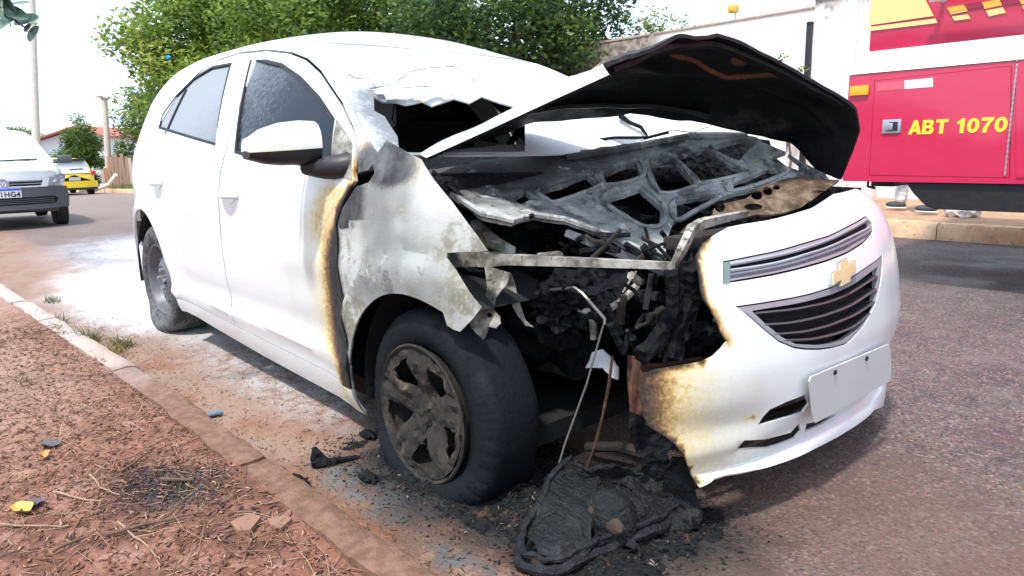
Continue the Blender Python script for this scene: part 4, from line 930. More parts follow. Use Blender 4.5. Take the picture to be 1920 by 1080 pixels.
wet = t.math('MULTIPLY', t.mr(n0, .38, .6), t.math('MULTIPLY', t.mr(xs_[0], -2.0, .5), t.mr(xs_[1], -.9, -.2)))
t.P(Base_Color=k, Roughness=t.math('ADD', t.mr(wet, 0, 1, .62, .30), t.math('MULTIPLY', n3, .25)), Normal=t.bump(t.math('ADD', t.math('ADD', n3, t.math('MULTIPLY', vd, .8)), t.math('MULTIPLY', n2, .7)), .6, .008)); M['asphalt'] = t.m
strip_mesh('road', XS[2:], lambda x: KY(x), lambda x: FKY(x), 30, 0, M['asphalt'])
def kerb(name, x0, x1, yl, wd, h, mat, side, seg, label=None):
    mb = MB(); x = x0; rr = random.Random(3)
    while x < x1:
        L = seg*(1+.15*rr.random()); xa, xb = x+.004, min(x+L, x1)-.004; n_ = max(2, int((xb-xa)/.06) if xa > -8 else 2)
        jit = rr.uniform(-.006, .006); jz = rr.uniform(-.005, .005)
        vv = []; k_ = 6
        for i in range(n_+1):
            xx_ = xa+(xb-xa)*i/n_; y = yl(xx_)+jit
            prof = [(0, -.05), (0, h*.72), (.18, h*.98), (.5, h*1.02), (1, h*.97), (1, -.05)]
            for a, z in prof:
                q = .006*noise.noise(Vector((xx_*9, a*4, z*20)))+.004*noise.noise(Vector((xx_*31, a*9, z*60)))
                vv.append((xx_, y+side*a*wd+q, gz(xx_)+z+jz+q*1.2*(z > 0)))
        ff = [(i*k_+j, i*k_+j+1, (i+1)*k_+j+1, (i+1)*k_+j) for i in range(n_) for j in range(k_-1)]+[tuple(range(k_)), tuple(range(n_*k_, n_*k_+k_))]
        mb.add(vv, ff); x += L
    o = mb.build(name, mat, None, 40); o['kind'] = 'structure'; return o
t = NT('red_dusted_kerb'); c = t.co(); n1 = t.noise(c, 4, 5, .6); n2 = t.noise(c, 30, 6, .7); n3 = t.noise(c, 120, 3, .7); xx = t.n('SeparateXYZ', {0: c}).outputs
k = t.mix(t.mr(n2, .35, .65), (.135, .066, .042), (.22, .12, .082)); k = t.mix(t.mr(t.math('ADD', xx[0], n1), -.6, -1.9, 0, .85), k, t.mix(n2, (.40, .30, .25), (.60, .53, .49))); k = t.mix(t.mr(n3, .58, .7, 0, .7), k, (.09, .05, .035))
t.P(Base_Color=k, Roughness=.95, Normal=t.bump(t.math('ADD', n2, n3), .6, .006)); M['kerb'] = t.m
kerb('kerb_near', -45, 4, lambda x: KY(x)-.002, .105, .055, M['kerb'], -1, .62)
t = NT('orange_kerb'); c = t.co(); n1 = t.noise(c, 3, 6, .65); n2 = t.noise(c, 18, 6, .7)
k = t.mix(t.mr(n1, .35, .65), (.56, .33, .18), (.72, .52, .35)); k = t.mix(t.mr(n2, .52, .68, 0, .6), k, (.20, .11, .07)); t.P(Base_Color=k, Roughness=.95, Normal=t.bump(n2, .5, .01)); M['kerb_far'] = t.m
kerb('kerb_far', -45, 12, lambda x: FKY(x)+.002, .16, .16, M['kerb_far'], 1, 1.0)
XF = [-200, -80, -40, -25]+list(np.arange(-20, -5, 1.))+list(np.arange(-5, 3, .06))+[3.5, 5, 9, 14, 40]
def zn_near(x, y): return (.018*noise.noise(Vector((x*1.7, y*1.7, 0)))+.010*noise.noise(Vector((x*6, y*6, 3)))+.005*noise.noise(Vector((x*17, y*17, 1))))*(1 if x > -6 else .3)-.012*math.exp(-((x+1.15)**2+(y+1.38)**2)/.03)
strip_mesh('earth_pavement_near', XF, lambda x: -9., lambda x: KY(x)-.10, 140, .042, M['earth'], zn=zn_near)
strip_mesh('earth_pavement_far', XS[3:], lambda x: FKY(x)+.155, lambda x: 16., 20, .145, M['earth_far'], zn=lambda x, y: .012*noise.noise(Vector((x*2, y*2, 0))))

# ---- litter on the pavement
def bars(name, n, xr, yr, lr, wr, zf, cols, kind, seed, flat_=.25, dens_=None):
    g = np.random.default_rng(seed); V, Fc, At = [], [], []
    k = 0
    while k < n:
        x, y = g.uniform(*xr), g.uniform(*yr)
        if dens_ and g.random() > dens_(x, y): continue
        L, wd = g.uniform(*lr)*.5, g.uniform(*wr)*.5; a = g.uniform(0, 6.283); tl = g.normal(0, flat_)
        d = np.array([math.cos(a)*math.cos(tl), math.sin(a)*math.cos(tl), math.sin(tl)]); s_ = np.array([-math.sin(a), math.cos(a), g.normal(0, .4)]); s_ /= np.linalg.norm(s_); u_ = np.cross(d, s_)
        p = np.array([x, y, zf(x, y)+abs(math.sin(tl))*L+wd*.6])
        bend = g.normal(0, .12)*L
        b0 = len(V)*1
        for q, e in ((-1, 0), (0, 1), (1, 0)):
            o_ = p+d*L*q+s_*bend*e
            w_ = wd*(.6 if q else 1)
            V += [o_+s_*w_, o_+u_*w_*.8, o_-s_*w_]
        for i in (0, 3):
            Fc += [(b0+i, b0+i+3, b0+i+4, b0+i+1), (b0+i+1, b0+i+4, b0+i+5, b0+i+2), (b0+i+2, b0+i+5, b0+i+3, b0+i)]
        At += [g.random()]*9; k += 1
    me = fast_mesh(name, np.array(V), np.array(Fc), {'tint': np.array(At)})
    t = NT(name+'_colours'); t.P(Base_Color=t.ramp(t.attr('tint'), cols, 'CONSTANT'), Roughness=.9)
    o = link(name, me, t.m, None, 0); o['kind'] = kind; return o
zp = lambda x, y: gz(x)+.042+zn_near(x, y)
dn = lambda x, y: min(1, .12+.9*sst(-3.2, -1.3, y)*(.5+.5*sst(-2.2, -.3, x))+.35*sst(-.4, .6, noise.noise(Vector((x*2, y*2, 7)))))
tw_c = [(0, (.06, .03, .02)), (.22, (.14, .065, .04)), (.42, (.25, .125, .075)), (.60, (.36, .23, .15)), (.76, (.04, .025, .02)), (.88, (.44, .31, .21)), (.96, (.48, .37, .20))]
bars('twig_litter', 9000, (-3.6, 1.9), (-3.6, -1.24), (.018, .085), (.0011, .0030), zp, tw_c, 'stuff', 21, .2, dn)
bars('bark_litter', 16000, (-3.0, 1.7), (-3.2, -1.235), (.006, .022), (.003, .008), zp, [(0, (.12, .05, .03)), (.3, (.20, .09, .055)), (.55, (.28, .15, .10)), (.75, (.06, .035, .028)), (.88, (.36, .22, .16))], 'stuff', 22, .3, dn)
bars('gutter_litter', 2200, (-3.6, 1.3), (-1.12, -.45), (.003, .022), (.001, .0035), lambda x, y: gz(x)+.001, [(0, (.05, .03, .025)), (.4, (.12, .07, .05)), (.7, (.22, .15, .11)), (.9, (.03, .03, .03))], 'stuff', 23, .12, lambda x, y: .15+.85*sst(-.75, -1.1, y))
bars('charred_chips', 1500, (-.75, -.12), (-1.62, -1.24), (.003, .012), (.0015, .005), zp, [(0, (.012, .012, .013)), (.6, (.03, .03, .032)), (.9, (.08, .08, .08))], 'stuff', 24, .3, lambda x, y: math.exp(-((x+.42)/.2)**2-((y+1.42)/.11)**2))
bars('straw_litter', 1300, (-3.2, 1.8), (-3.2, -1.24), (.05, .16), (.0012, .0024), zp, [(0, (.34, .19, .12)), (.3, (.22, .11, .07)), (.55, (.42, .28, .19)), (.75, (.10, .055, .04)), (.9, (.46, .34, .20))], 'stuff', 25, .10, dn)
def stick(px0, px1, r, col, label):
    a, b = wun(*px0, 'z', .05), wun(*px1, 'z', .05); pts = []
    for i in range(9):
        p = a.lerp(b, i/8); p.z = zp(p.x, p.y)+r*1.0+.006+.004*noise.noise(p*20); p += Vector((noise.noise(p*9)*.012, noise.noise(p*9+Vector((5, 0, 0)))*.012, 0)); pts.append(p)
    mb = MB(); mb.tube(pts, [r*(1-.5*i/8) for i in range(9)], 7)
    if (b-a).length > .2:
        d = (pts[5]-pts[4]).normalized(); s_ = Vector((-d.y, d.x, .15)); mb.tube([pts[4], pts[4]+d*.03+s_*.025, pts[4]+d*.05+s_*.06], [r*.6, r*.5, r*.25], 6)
    o = mb.build('stick', M[col], None); return tag(o, label, 'stick', 'fallen sticks on the earth pavement')
M['st_pale'] = simple('pale_stick', (.30, .19, .12), .8, var=.35, scale=60); M['st_dark'] = simple('dark_stick', (.11, .06, .04), .85, var=.4, scale=60)
for a in (((105, 925), (190, 943), .0035, 'st_pale', 'short pale stick above the yellow leaf on the red earth'), ((165, 895), (222, 930), .003, 'st_pale', 'pale bent twig near the middle of the red earth pavement'),
          ((200, 1010), (385, 968), .0055, 'st_dark', 'long dark branch lying across the red earth, left of the broken tiles'), ((215, 985), (295, 1045), .003, 'st_pale', 'pale straight twig below the long dark branch'),
          ((230, 890), (282, 840), .004, 'st_dark', 'dark stick pointing at the charred patch by the kerb'), ((300, 905), (365, 905), .006, 'st_dark', 'thick charred stick lying in the soot patch'),
          ((0, 985), (135, 987), .003, 'st_pale', 'thin pale twig just below the yellow leaf'), ((100, 1040), (175, 1010), .004, 'st_dark', 'dark twig at the lower left of the red earth')):
    stick(*a)
def leaf_at(px, py, L, wd, col, name, label, cat, group=None, curl=.3, rot=.5):
    p = wun(px, py, 'z', .05); p.z = zp(p.x, p.y) if p.y < -1.2 else gz(p.x)
    vv, ff = [], []; n = 10; m_ = 6
    for i in range(n+1):
        s_ = i/n; ww = wd*math.sin(math.pi*min(1, s_*.96+.02))**.8
        for j in range(m_+1):
            q = -1+2*j/m_; x = (s_-.5)*L; y = q*ww*.5; z = .010+curl*(q*q*ww*.3+(s_-.5)**2*L*.4)+.009*noise.noise(Vector((x*55, y*55, px)))+.004*noise.noise(Vector((x*140, y*140, px)))
            vv.append((p.x+x*math.cos(rot)-y*math.sin(rot), p.y+x*math.sin(rot)+y*math.cos(rot), p.z+z))
    k_ = m_+1; ff = [(i*k_+j, (i+1)*k_+j, (i+1)*k_+j+1, i*k_+j+1) for i in range(n) for j in range(m_)]
    nn = len(vv); vv += [(a, b, c_-.002) for a, b, c_ in vv]; ff += [tuple(nn+q for q in f[::-1]) for f in ff]
    mb = MB(); mb.add(vv, ff); o = mb.build(name, M[col], None, 60); return tag(o, label, cat, group)
M['yl'] = simple('yellow_leaf', (.58, .33, .07), .6, var=.35, scale=40); M['ol'] = simple('orange_leaf', (.50, .24, .07), .6, var=.3, scale=40); M['gl'] = simple('grey_leaf', (.09, .08, .085), .8, var=.3, scale=40)
leaf_at(42, 957, .075, .05, 'yl', 'dry_leaf', 'crumpled yellow leaf on the red earth by the picture edge', 'leaf', 'dry leaves on the pavement', .8, .3)
leaf_at(84, 852, .055, .03, 'ol', 'dry_leaf', 'orange rolled leaf on the pale part of the red earth', 'leaf', 'dry leaves on the pavement', 1.4, -.2)
leaf_at(95, 832, .08, .045, 'gl', 'dry_leaf', 'dark grey dry leaf just behind the orange one', 'leaf', 'dry leaves on the pavement', .3, .4)
leaf_at(62, 945, .06, .04, 'gl', 'dry_leaf', 'dark grey leaf touching the crumpled yellow leaf', 'leaf', 'dry leaves on the pavement', .3, .9)
leaf_at(370, 780, .09, .05, 'yl', 'dry_leaf', 'pale yellow leaf in the gutter beside the crushed cup', 'leaf', 'dry leaves in the gutter', .6, .2)
M['tile'] = simple('tile_shard', (.24, .125, .085), .85, var=.15, scale=20, bump=.2)
for poly, lab in ((((432, 985), (468, 968), (490, 975), (470, 1000), (446, 1002)), 'larger pinkish tile shard bedded in the litter near the kerb'), (((502, 975), (530, 968), (547, 975), (528, 992), (508, 988)), 'smaller pinkish tile shard bedded in the litter near the kerb')):
    pts = [wun(a, b, 'z', .05) for a, b in poly]; mb = MB(); zz = max(zp(p.x, p.y) for p in pts)
    mb.prism([(p.x, p.y) for p in pts], lambda u, v, h: Vector((u, v, zz-.004+h+.05*(v+1.5)*.2)), .012); tag(mb.build('tile_shard', M['tile'], None, 30), lab, 'tile', 'broken tile shards')
# crushed cup in the gutter
p = wun(400, 782, 'z', 0); mb = MB(); mb.lathe([(.001, -.025), (.013, -.025), (.019, .025), (.017, .025), (.011, -.022), (.001, -.022)], (p.x, p.y, .012), 'y', 20, fn=lambda q: Vector((q.x, q.y+q.x*.3, q.z*.6+.004*noise.noise(q*60))))
tag(mb.build('cup', simple('grey_blue_plastic', (.11, .14, .18), .45), None), 'small crushed grey blue plastic cup in the gutter', 'cup')
# charred strip on the road
mb = MB()
def wz(px, py, z): q = wun(px, py, 'z', z); return q
pts = [wz(588, 868, .012), wz(612, 866, .016), wz(640, 862, .010), wz(674, 856, .006)]; mb.tube(smooth_poly([tuple(q) for q in pts], 5, False), [.016, .018, .017, .015, .013, .012, .011, .011, .010, .009, .009, .008, .008, .007, .006, .003], 7, sx=1.2)
fp = wz(590, 876, .0); vv = [fp+Vector((0, 0, 0)), wz(622, 868, .012), wz(604, 856, .03), wz(586, 838, .060), wz(581, 862, .03)]; mb.add([v for v in vv]+[v+Vector((.006, .010, 0)) for v in vv], [(0, 1, 2, 3, 4), (9, 8, 7, 6, 5)]+[(i, (i+1) % 5, 5+(i+1) % 5, 5+i) for i in range(5)])
tag(mb.build('charred_strip', M['char'], None), 'charred black strip of trim with an upturned end, on the road beside the flat wheel', 'debris')
for pxy, s_, lab in (((560, 910), .05, 'small black flake of burnt plastic close to the kerb edge'), ((690, 900), .04, 'thin black sliver of burnt plastic below the upturned charred strip'), ((690, 820), .04, 'loose lump of burnt rubber behind the flat wheel')):
    p = wz(*pxy, 0); mb = MB(); mb.blob((p.x, p.y, .008), (s_, s_*.5, .012), int(s_*1000)+pxy[0], .6, 3, 3); tag(mb.build('burnt_flake', M['char'], None, 60), lab, 'debris')

# ================================================================== burnt heap and the fallen headlamp
def ashz(x, y):
    e = math.exp(-(((x-.18)/.42)**4+((y+.66)/.26)**4))*.8+math.exp(-(((x-.55)/.20)**4+((y+.62)/.24)**4))*.8+.5*math.exp(-(((x+.32)/.14)**2+((y+.86)/.12)**2))
    n_ = noise.noise(Vector((x*5, y*5, 2)))*.5+noise.noise(Vector((x*14, y*14, 5)))*.35+noise.noise(Vector((x*38, y*38, 8)))*.22
    return .060*e*(.55+n_)-.012+.010*n_*sst(0, .3, e)
N_ = 190; xs = np.linspace(-.6, .95, N_); ys = np.linspace(-1.06, -.12, int(N_*.62)); vv = [(x, y, ashz(x, y)) for x in xs for y in ys]; m_ = len(ys)
keep = lambda q: max(vv[k][2] for k in q) > .0015
mb = MB(); mb.add(vv, [q for i in range(N_-1) for j in range(m_-1) for q in [(i*m_+j, (i+1)*m_+j, (i+1)*m_+j+1, i*m_+j+1)] if keep(q)])
t = NT('ash_and_soot'); c = t.co(); n1 = t.noise(c, 9, 6, .65); n2 = t.noise(c, 55, 6, .75)
k = t.mix(t.mr(n2, .35, .65), (.0035, .004, .005), (.016, .016, .0165)); k = t.mix(t.mr(n1, .63, .72), k, (.08, .077, .07)); k = t.mix(t.mr(t.noise(c, 26, 6, .7), .66, .72), k, (.40, .37, .32)); k = t.mix(t.mr(n1, .40, .32), k, (.10, .05, .03))
t.P(Base_Color=k, Roughness=.85, Specular_IOR_Level=.2, Normal=t.bump(n2, .8, .01)); M['ash'] = t.m
o = mb.build('ash_heap', M['ash'], None, 0); o['kind'] = 'stuff'
bars('ash_flakes', 5200, (-.5, .85), (-1.02, -.35), (.003, .014), (.002, .007), lambda x, y: max(0, ashz(x, y))-.001, [(0, (.004, .0045, .006)), (.5, (.012, .012, .014)), (.8, (.03, .029, .028)), (.965, (.20, .18, .15))], 'stuff', 31, .4, lambda x, y: min(1, max(0, ashz(x, y)+.012)*30+.06))
# the headlamp: melted housing frame, reflector bowl, curled skirt
hlp = empty('fallen_headlamp', wun(1120, 1010, 'z', 0), 'melted black headlamp housing lying on the road under the burnt bumper corner', 'car part')
HL0 = hlp.location.copy()
def gp(px, py, z): q = wun(px, py, 'z', z); return Vector(q)-HL0
melt = NT('melted_black_plastic'); c = melt.co(); n1 = melt.noise(c, 16, 6, .65); n2 = melt.noise(c, 75, 5, .7)
mp = melt.n('Mapping', {'Vector': c, 'Scale': (12, 60, 60), 'Rotation': (0, 0, .9)}).outputs[0]; n3 = melt.noise(mp, 1.5, 5, .6)
melt.P(Specular_IOR_Level=.4, Base_Color=melt.mix(melt.mr(n1, .52, .72), (.0032, .0045, .0066), (.020, .021, .024)), Roughness=melt.mr(n2, .3, .7, .35, .75), Normal=melt.bump(melt.math('ADD', melt.math('ADD', n1, n2), n3), .7, .012)); M['melt'] = melt.m
front_ = smooth_poly([tuple(gp(*q)) for q in ((1050, 880, .13), (1010, 945, .085), (982, 1000, .05), (978, 1030, .035), (990, 1052, .03), (1030, 1058, .03), (1080, 1040, .035), (1150, 1012, .04), (1215, 985, .05), (1262, 962, .055))], 6, False)
mb = MB(); pts = [Vector(p)+Vector((.010*noise.noise(Vector(p)*17), .010*noise.noise(Vector(p)*17+Vector((4, 0, 0))), .007*noise.noise(Vector(p)*21))) for p in front_]; mb.tube([p+Vector((.004, -.006, -.012)) for p in pts], [.013+.006*noise.noise(p*40) for p in pts], 8); mb.tube([p+Vector((.004*noise.noise(p*60), .004+.006*noise.noise(p*50), .012+.006*noise.noise(p*70))) for p in pts], [.007+.005*abs(noise.noise(p*45)) for p in pts], 6)
mb.build('lamp_frame', M['melt'], hlp)
def gsheet(name, rows, mat, th=.006, nu=36, nv=20, amp=.010, fq=14, seed=0):
    """a crumpled sheet through rows of points"""
    R_ = [smooth_poly([tuple(gp(*q)) for q in r], 8, False) for r in rows]
    def rs(L, n_): return [Vector(L[min(len(L)-1, int(round(i*(len(L)-1)/n_)))]) for i in range(n_+1)]
    R_ = [rs(r, nu) for r in R_]; cols = [smooth_poly([tuple(r[i]) for r in R_], 8, False) for i in range(nu+1)]; cols = [rs(c_, nv) for c_ in cols]
    G = []
    for i in range(nu+1):
        for j in range(nv+1):
            p = cols[i][j]; q = p*fq+Vector((seed*3.3, seed, 0)); G.append(p+Vector((noise.noise(q), noise.noise(q+Vector((9, 0, 0))), noise.noise(q+Vector((0, 9, 0)))+.6*noise.noise(q*2.7)))*amp*(1 if 0 < j < nv else .6))
    W2 = nv+1; ff = [(i*W2+j, (i+1)*W2+j, (i+1)*W2+j+1, i*W2+j+1) for i in range(nu) for j in range(nv)]
    me = bpy.data.meshes.new(name); me.from_pydata(G, [], ff); o = link(name, me, mat, hlp, 50)
    sm = o.modifiers.new('thickness', 'SOLIDIFY'); sm.thickness = th; sm.offset = -1; return o
gsheet('lamp_body', [[(1052, 878, .135), (1012, 945, .09), (985, 1005, .055)], [(1090, 880, .13), (1060, 960, .10), (1030, 1040, .05)], [(1125, 868, .14), (1115, 950, .11), (1105, 1026, .05)]], M['melt'], seed=1, amp=.013, fq=20)
gsheet('lamp_lining', [[(1105, 1025, .045), (1130, 960, .07), (1160, 905, .10)], [(1180, 1000, .045), (1195, 955, .06), (1205, 915, .08)], [(1255, 965, .055), (1262, 940, .06), (1270, 915, .06)]], M['melt'], seed=2, amp=.014, fq=22)
gsheet('curled_skirt', [[(1262, 848, .20), (1285, 855, .18), (1298, 885, .15)], [(1245, 890, .14), (1280, 905, .12), (1308, 930, .09)], [(1235, 925, .09), (1275, 940, .07), (1308, 965, .04)], [(1180, 1000, .03), (1240, 1010, .015), (1308, 990, .01)]], M['melt'], seed=3, amp=.022, fq=16, nu=50, nv=36)
gsheet('torn_skirt', [[(1070, 870, .16), (1110, 872, .16), (1150, 870, .15)], [(1150, 900, .11), (1190, 895, .10), (1230, 890, .10)], [(1200, 935, .07), (1225, 925, .07), (1250, 915, .07)]], M['melt'], seed=4, amp=.018, fq=13)
r3 = random.Random(9)
for k_ in range(46):                                     # torn flakes and drips round its edge
    t_ = r3.random(); px_, py_ = (r3.uniform(1180, 1310), r3.uniform(850, 1040)) if t_ < .55 else (r3.uniform(1000, 1250), r3.uniform(1010, 1070)) if t_ < .8 else (r3.uniform(1030, 1110), r3.uniform(860, 930))
    q = gp(px_, py_, r3.uniform(.0, .05) if py_ > 960 else r3.uniform(.03, .10)); mb = MB(); n_ = r3.randint(4, 6); L_ = r3.uniform(.012, .035); A_ = [Vector((r3.uniform(-1, 1), r3.uniform(-1, 1), r3.uniform(-.6, 1))).normalized() for _ in range(2)]
    ring_ = [q+A_[0]*L_*math.cos(6.283*i/n_)*r3.uniform(.5, 1.2)+A_[1]*L_*math.sin(6.283*i/n_)*r3.uniform(.3, .9) for i in range(n_)]; nn_ = A_[0].cross(A_[1]).normalized()*.004
    mb.add(ring_+[p+nn_ for p in ring_], [tuple(range(n_))[::-1], tuple(range(n_, 2*n_))]+[(i, (i+1) % n_, n_+(i+1) % n_, n_+i) for i in range(n_)]); mb.build('torn_flake', M['melt'], hlp, 0)
cb = gp(1138, 975, .055); mb = MB()
mb.lathe([(.072, 0), (.068, .03), (.058, .06), (.040, .085), (.02, .10), (.001, .105)], (0, 0, 0), 'z', 32, fn=lambda q: Vector((q.x*1.05+.004*noise.noise(q*40), q.y*.9+.004*noise.noise(q*30), q.z+.003*noise.noise(q*50))))
d_ = mb.build('reflector_bowl', M['melt'], hlp); d_.location = cb-Vector((0, 0, .012)); d_.rotation_euler = (R(14), R(10), R(30))
mb = MB(); mb.blob(gp(1150, 985, .075), (.030, .016, .020), 71, .2, 3, 3); mb.blob(gp(1108, 972, .085), (.010, .012, .030), 72, .2, 3, 3); mb.build('bulb_holder', rust('brown_melt', (.045, .030, .022), (.10, .07, .05)), hlp, 60)

# ================================================================== FIRE ENGINE
TY = 3.0
fe = empty('fire_engine', (2.4, 4.2, 0), 'red fire engine with white band, yellow stripes and yellow lettering ABT 1070', 'fire engine')
FEI = fe.location.copy()
def tp(px, py, off=0): q = wun(px, py, 'y', TY); return (q.x-FEI.x, q.z)
def tfn(off=0): return lambda u, v: Vector((u, TY-off-FEI.y, v))
t = NT('fire_red_paint'); c = t.co(); n1 = t.noise(c, 2.2, 3, .5); n2 = t.noise(c, 25, 4, .6)
t.P(Base_Color=t.mix(n2, (.52, .012, .062), (.58, .016, .072)), Roughness=.28, Coat_Weight=.7, Coat_Roughness=.12, Normal=t.bump(n1, .25, .05)); M['red'] = t.m
tw = NT('weathered_white'); c = tw.co(); n1 = tw.noise(c, 3, 6, .65); n2 = tw.noise(c, 26, 6, .7)
tw.P(Base_Color=tw.mix(tw.mr(tw.math('ADD', n1, tw.math('MULTIPLY', n2, .5)), .86, 1.0, 0, .7), (.78, .78, .76), (.42, .40, .37)), Roughness=.6); M['tw'] = tw.m
zb, zt_ = .684, 1.372; xl = -.505-FEI.x; xr = 3.4
pn = lambda name, poly, off, mat, par=fe, st=.25, th=.01, holes=(): panel(name, poly, tfn(off), M[mat] if isinstance(mat, str) else mat, par, holes=holes, st=st, th=th, out=(0, -1, 0))
door = [tp(*p) for p in ((1641, 152), (1896, 124), (1893, 333), (1631, 328))]
body = MB(); body.box((xl+(xr-xl)/2, TY+1.2-FEI.y+.012, (zb+zt_)/2), (xr-xl, 2.4, zt_-zb), bev=.012); body.build('lower_body', M['red'], fe)
side = pn('side_panel', [(xl, zb), (xr, zb), (xr, zt_), (xl, zt_)], .004, 'red', holes=[[tuple(np.array(q)+(np.array(q)-np.mean(door, 0))*.008) for q in door]], th=.016)
ld = pn('locker_door', door, .006, 'red', th=.016)
door2 = [(door[1][0]+.02, door[2][1]), (door[1][0]+1.2, door[2][1]), (door[1][0]+1.2, door[1][1]), (door[1][0]+.02, door[1][1])]
pn('locker_door', [tp(1906, 333), (1.2, tp(1906, 333)[1]), (1.2, tp(1906, 122)[1]), tp(1906, 122)], .011, 'red', th=.008)
mb = MB(); xh = tp(1899, 200)[0]; mb.tube([(xh, TY-.010-FEI.y, door[2][1]+.01), (xh, TY-.010-FEI.y, door[1][1]-.01)], .0045, 6)
for i in range(22): mb.tube([(xh, TY-.010-FEI.y, door[2][1]+.02+.03*i), (xh, TY-.010-FEI.y, door[2][1]+.034+.03*i)], .0065, 6)
mb.build('hinge', M['chrome'], ld)
hc = tp(1673, 237); hm = MB(); hm.box((hc[0], TY-.010-FEI.y, hc[1]), (.112, .014, .088), bev=.005); hd = hm.build('door_latch', M['chrome'], ld)
hm = MB(); hm.box((hc[0]+.012, TY-.018-FEI.y, hc[1]), (.052, .008, .055), bev=.003); hm.build('latch_recess', M['black'], hd)
hm = MB(); hm.box((hc[0]-.012, TY-.022-FEI.y, hc[1]), (.045, .008, .042), bev=.003); hm.build('latch_pull', M['chrome'], hd)
pn('reflector', [tp(*p) for p in ((1645, 156), (1697, 151), (1697, 167), (1645, 171))], .0085, simple('pale_red_reflector', (.62, .10, .14), .4), th=.003)
pn('reflector', [tp(*p) for p in ((1697, 151), (1750, 146), (1750, 163), (1697, 167))], .0085, 'white', th=.003)
ac = tp(1613, 170); mb = MB(); mb.box((ac[0], TY-.014-FEI.y, ac[1]), (.118, .022, .062), bev=.006); mb.build('side_marker', simple('amber_lens', (.85, .38, .02), .25), fe)
lett = M['yellow'] = simple('yellow_vinyl', (.88, .72, .03), .5, 0, .04)
def text(name, body_, size, mat, par, M4, bold=.0, ext=.0015, shear=0, sx=1):
    cu = bpy.data.curves.new(name, 'FONT'); cu.body = body_; cu.size = size; cu.extrude = ext; cu.offset = bold; cu.shear = shear; cu.align_x = 'LEFT'; cu.space_character = 1.08
    tmp = bpy.data.objects.new(name, cu); sc.collection.objects.link(tmp); dg = bpy.context.evaluated_depsgraph_get(); dg.update()
    me = bpy.data.meshes.new_from_object(tmp.evaluated_get(dg)); bpy.data.objects.remove(tmp)
    co = np.array([v.co[:] for v in me.vertices]); w0, w1 = co[:, 0].min(), co[:, 0].max()
    me.transform(Matrix.Translation((-w0, 0, 0))); me.transform(M4(w1-w0, co[:, 1].max()-co[:, 1].min())); me.materials.clear()
    return link(name, me, mat, par, 0)
a, b = tp(1703, 253), tp(1888, 249); hgt = tp(1790, 225)[1]-tp(1790, 252)[1]
el = lambda rx, ry: [(.38+rx*math.cos(q), .5+ry*math.sin(q)) for q in np.linspace(0, 6.2832, 25)[:-1]]
GL = {'A': (.95, [(0, 0), (.32, 1), (.58, 1), (.9, 0), (.64, 0), (.585, .2), (.315, .2), (.26, 0)], [[(.375, .4), (.525, .4), (.45, .68)]]),
      'B': (.90, [(0, 0), (0, 1), (.5, 1), (.68, .93), (.74, .78), (.70, .60), (.60, .53), (.74, .44), (.80, .28), (.74, .1), (.58, 0)], [[(.24, .6), (.24, .8), (.42, .8), (.49, .75), (.49, .65), (.42, .6)], [(.24, .2), (.24, .42), (.44, .42), (.54, .37), (.54, .25), (.44, .2)]]),
      'T': (.86, [(0, .8), (0, 1), (.8, 1), (.8, .8), (.53, .8), (.53, 0), (.27, 0), (.27, .8)], []),
      '1': (.70, [(.05, .62), (.05, .80), (.2, .86), (.32, 1), (.52, 1), (.52, 0), (.26, 0), (.26, .68)], []),
      '0': (.86, el(.38, .5), [el(.14, .30)]), '7': (.84, [(0, .8), (0, 1), (.75, 1), (.75, .84), (.55, .6), (.43, .3), (.39, 0), (.13, 0), (.18, .32), (.32, .6), (.46, .8)], [])}
adv = [.48 if ch == ' ' else GL[ch][0] for ch in 'ABT 1070']; tot = sum(adv)-.08; cur = 0
for ch, ad in zip('ABT 1070', adv):
    if ch != ' ':
        tr = lambda q, cur=cur: (a[0]+(cur+q[0]+.04*q[1])/tot*(b[0]-a[0]), a[1]+.002+q[1]*hgt)
        panel('letter', [tr(q) for q in GL[ch][1]], tfn(.0085), lett, ld, holes=[[tr(q) for q in h_] for h_ in GL[ch][2]], st=.02, th=.0025, out=(0, -1, 0))
    cur += ad
# pale sloping ledge, upper body, stripes
x2 = -.425-FEI.x; zt2 = 1.515
mb = MB(); yy = TY-FEI.y
mb.add([(xl, yy-.012, zt_+.004), (xr, yy-.012, zt_+.004), (xr, yy+.05, zt2), (x2, yy+.05, zt2), (xl, yy+2.4, zt_+.004), (xr, yy+2.4, zt_+.004), (xr, yy+2.34, zt2), (x2, yy+2.34, zt2)], [(0, 1, 2, 3), (4, 7, 6, 5), (0, 3, 7, 4), (1, 5, 6, 2), (3, 2, 6, 7), (0, 4, 5, 1)]); mb.build('side_band', M['tw'], fe)
mb = MB(); mb.box(((x2+xr)/2, yy+.06+1.15, (zt2+2.75)/2), (xr-x2, 2.28, 2.75-zt2-.004), bev=.015); mb.build('upper_body', M['red'], fe)
def up(px, py): q = wun(px, py, 'y', TY+.07); return (q.x-FEI.x, q.z)
ufn = lambda u, v: Vector((u, TY+.07-FEI.y-.008, v))
yl = simple('stripe_yellow', (.74, .55, .22), .45, 0, .03); yo = simple('stripe_orange', (.72, .40, .05), .45, 0, .03); dr = simple('stripe_crimson', (.30, .01, .06), .4, 0, .03)  # stripe yellow paled to include the reflection on it
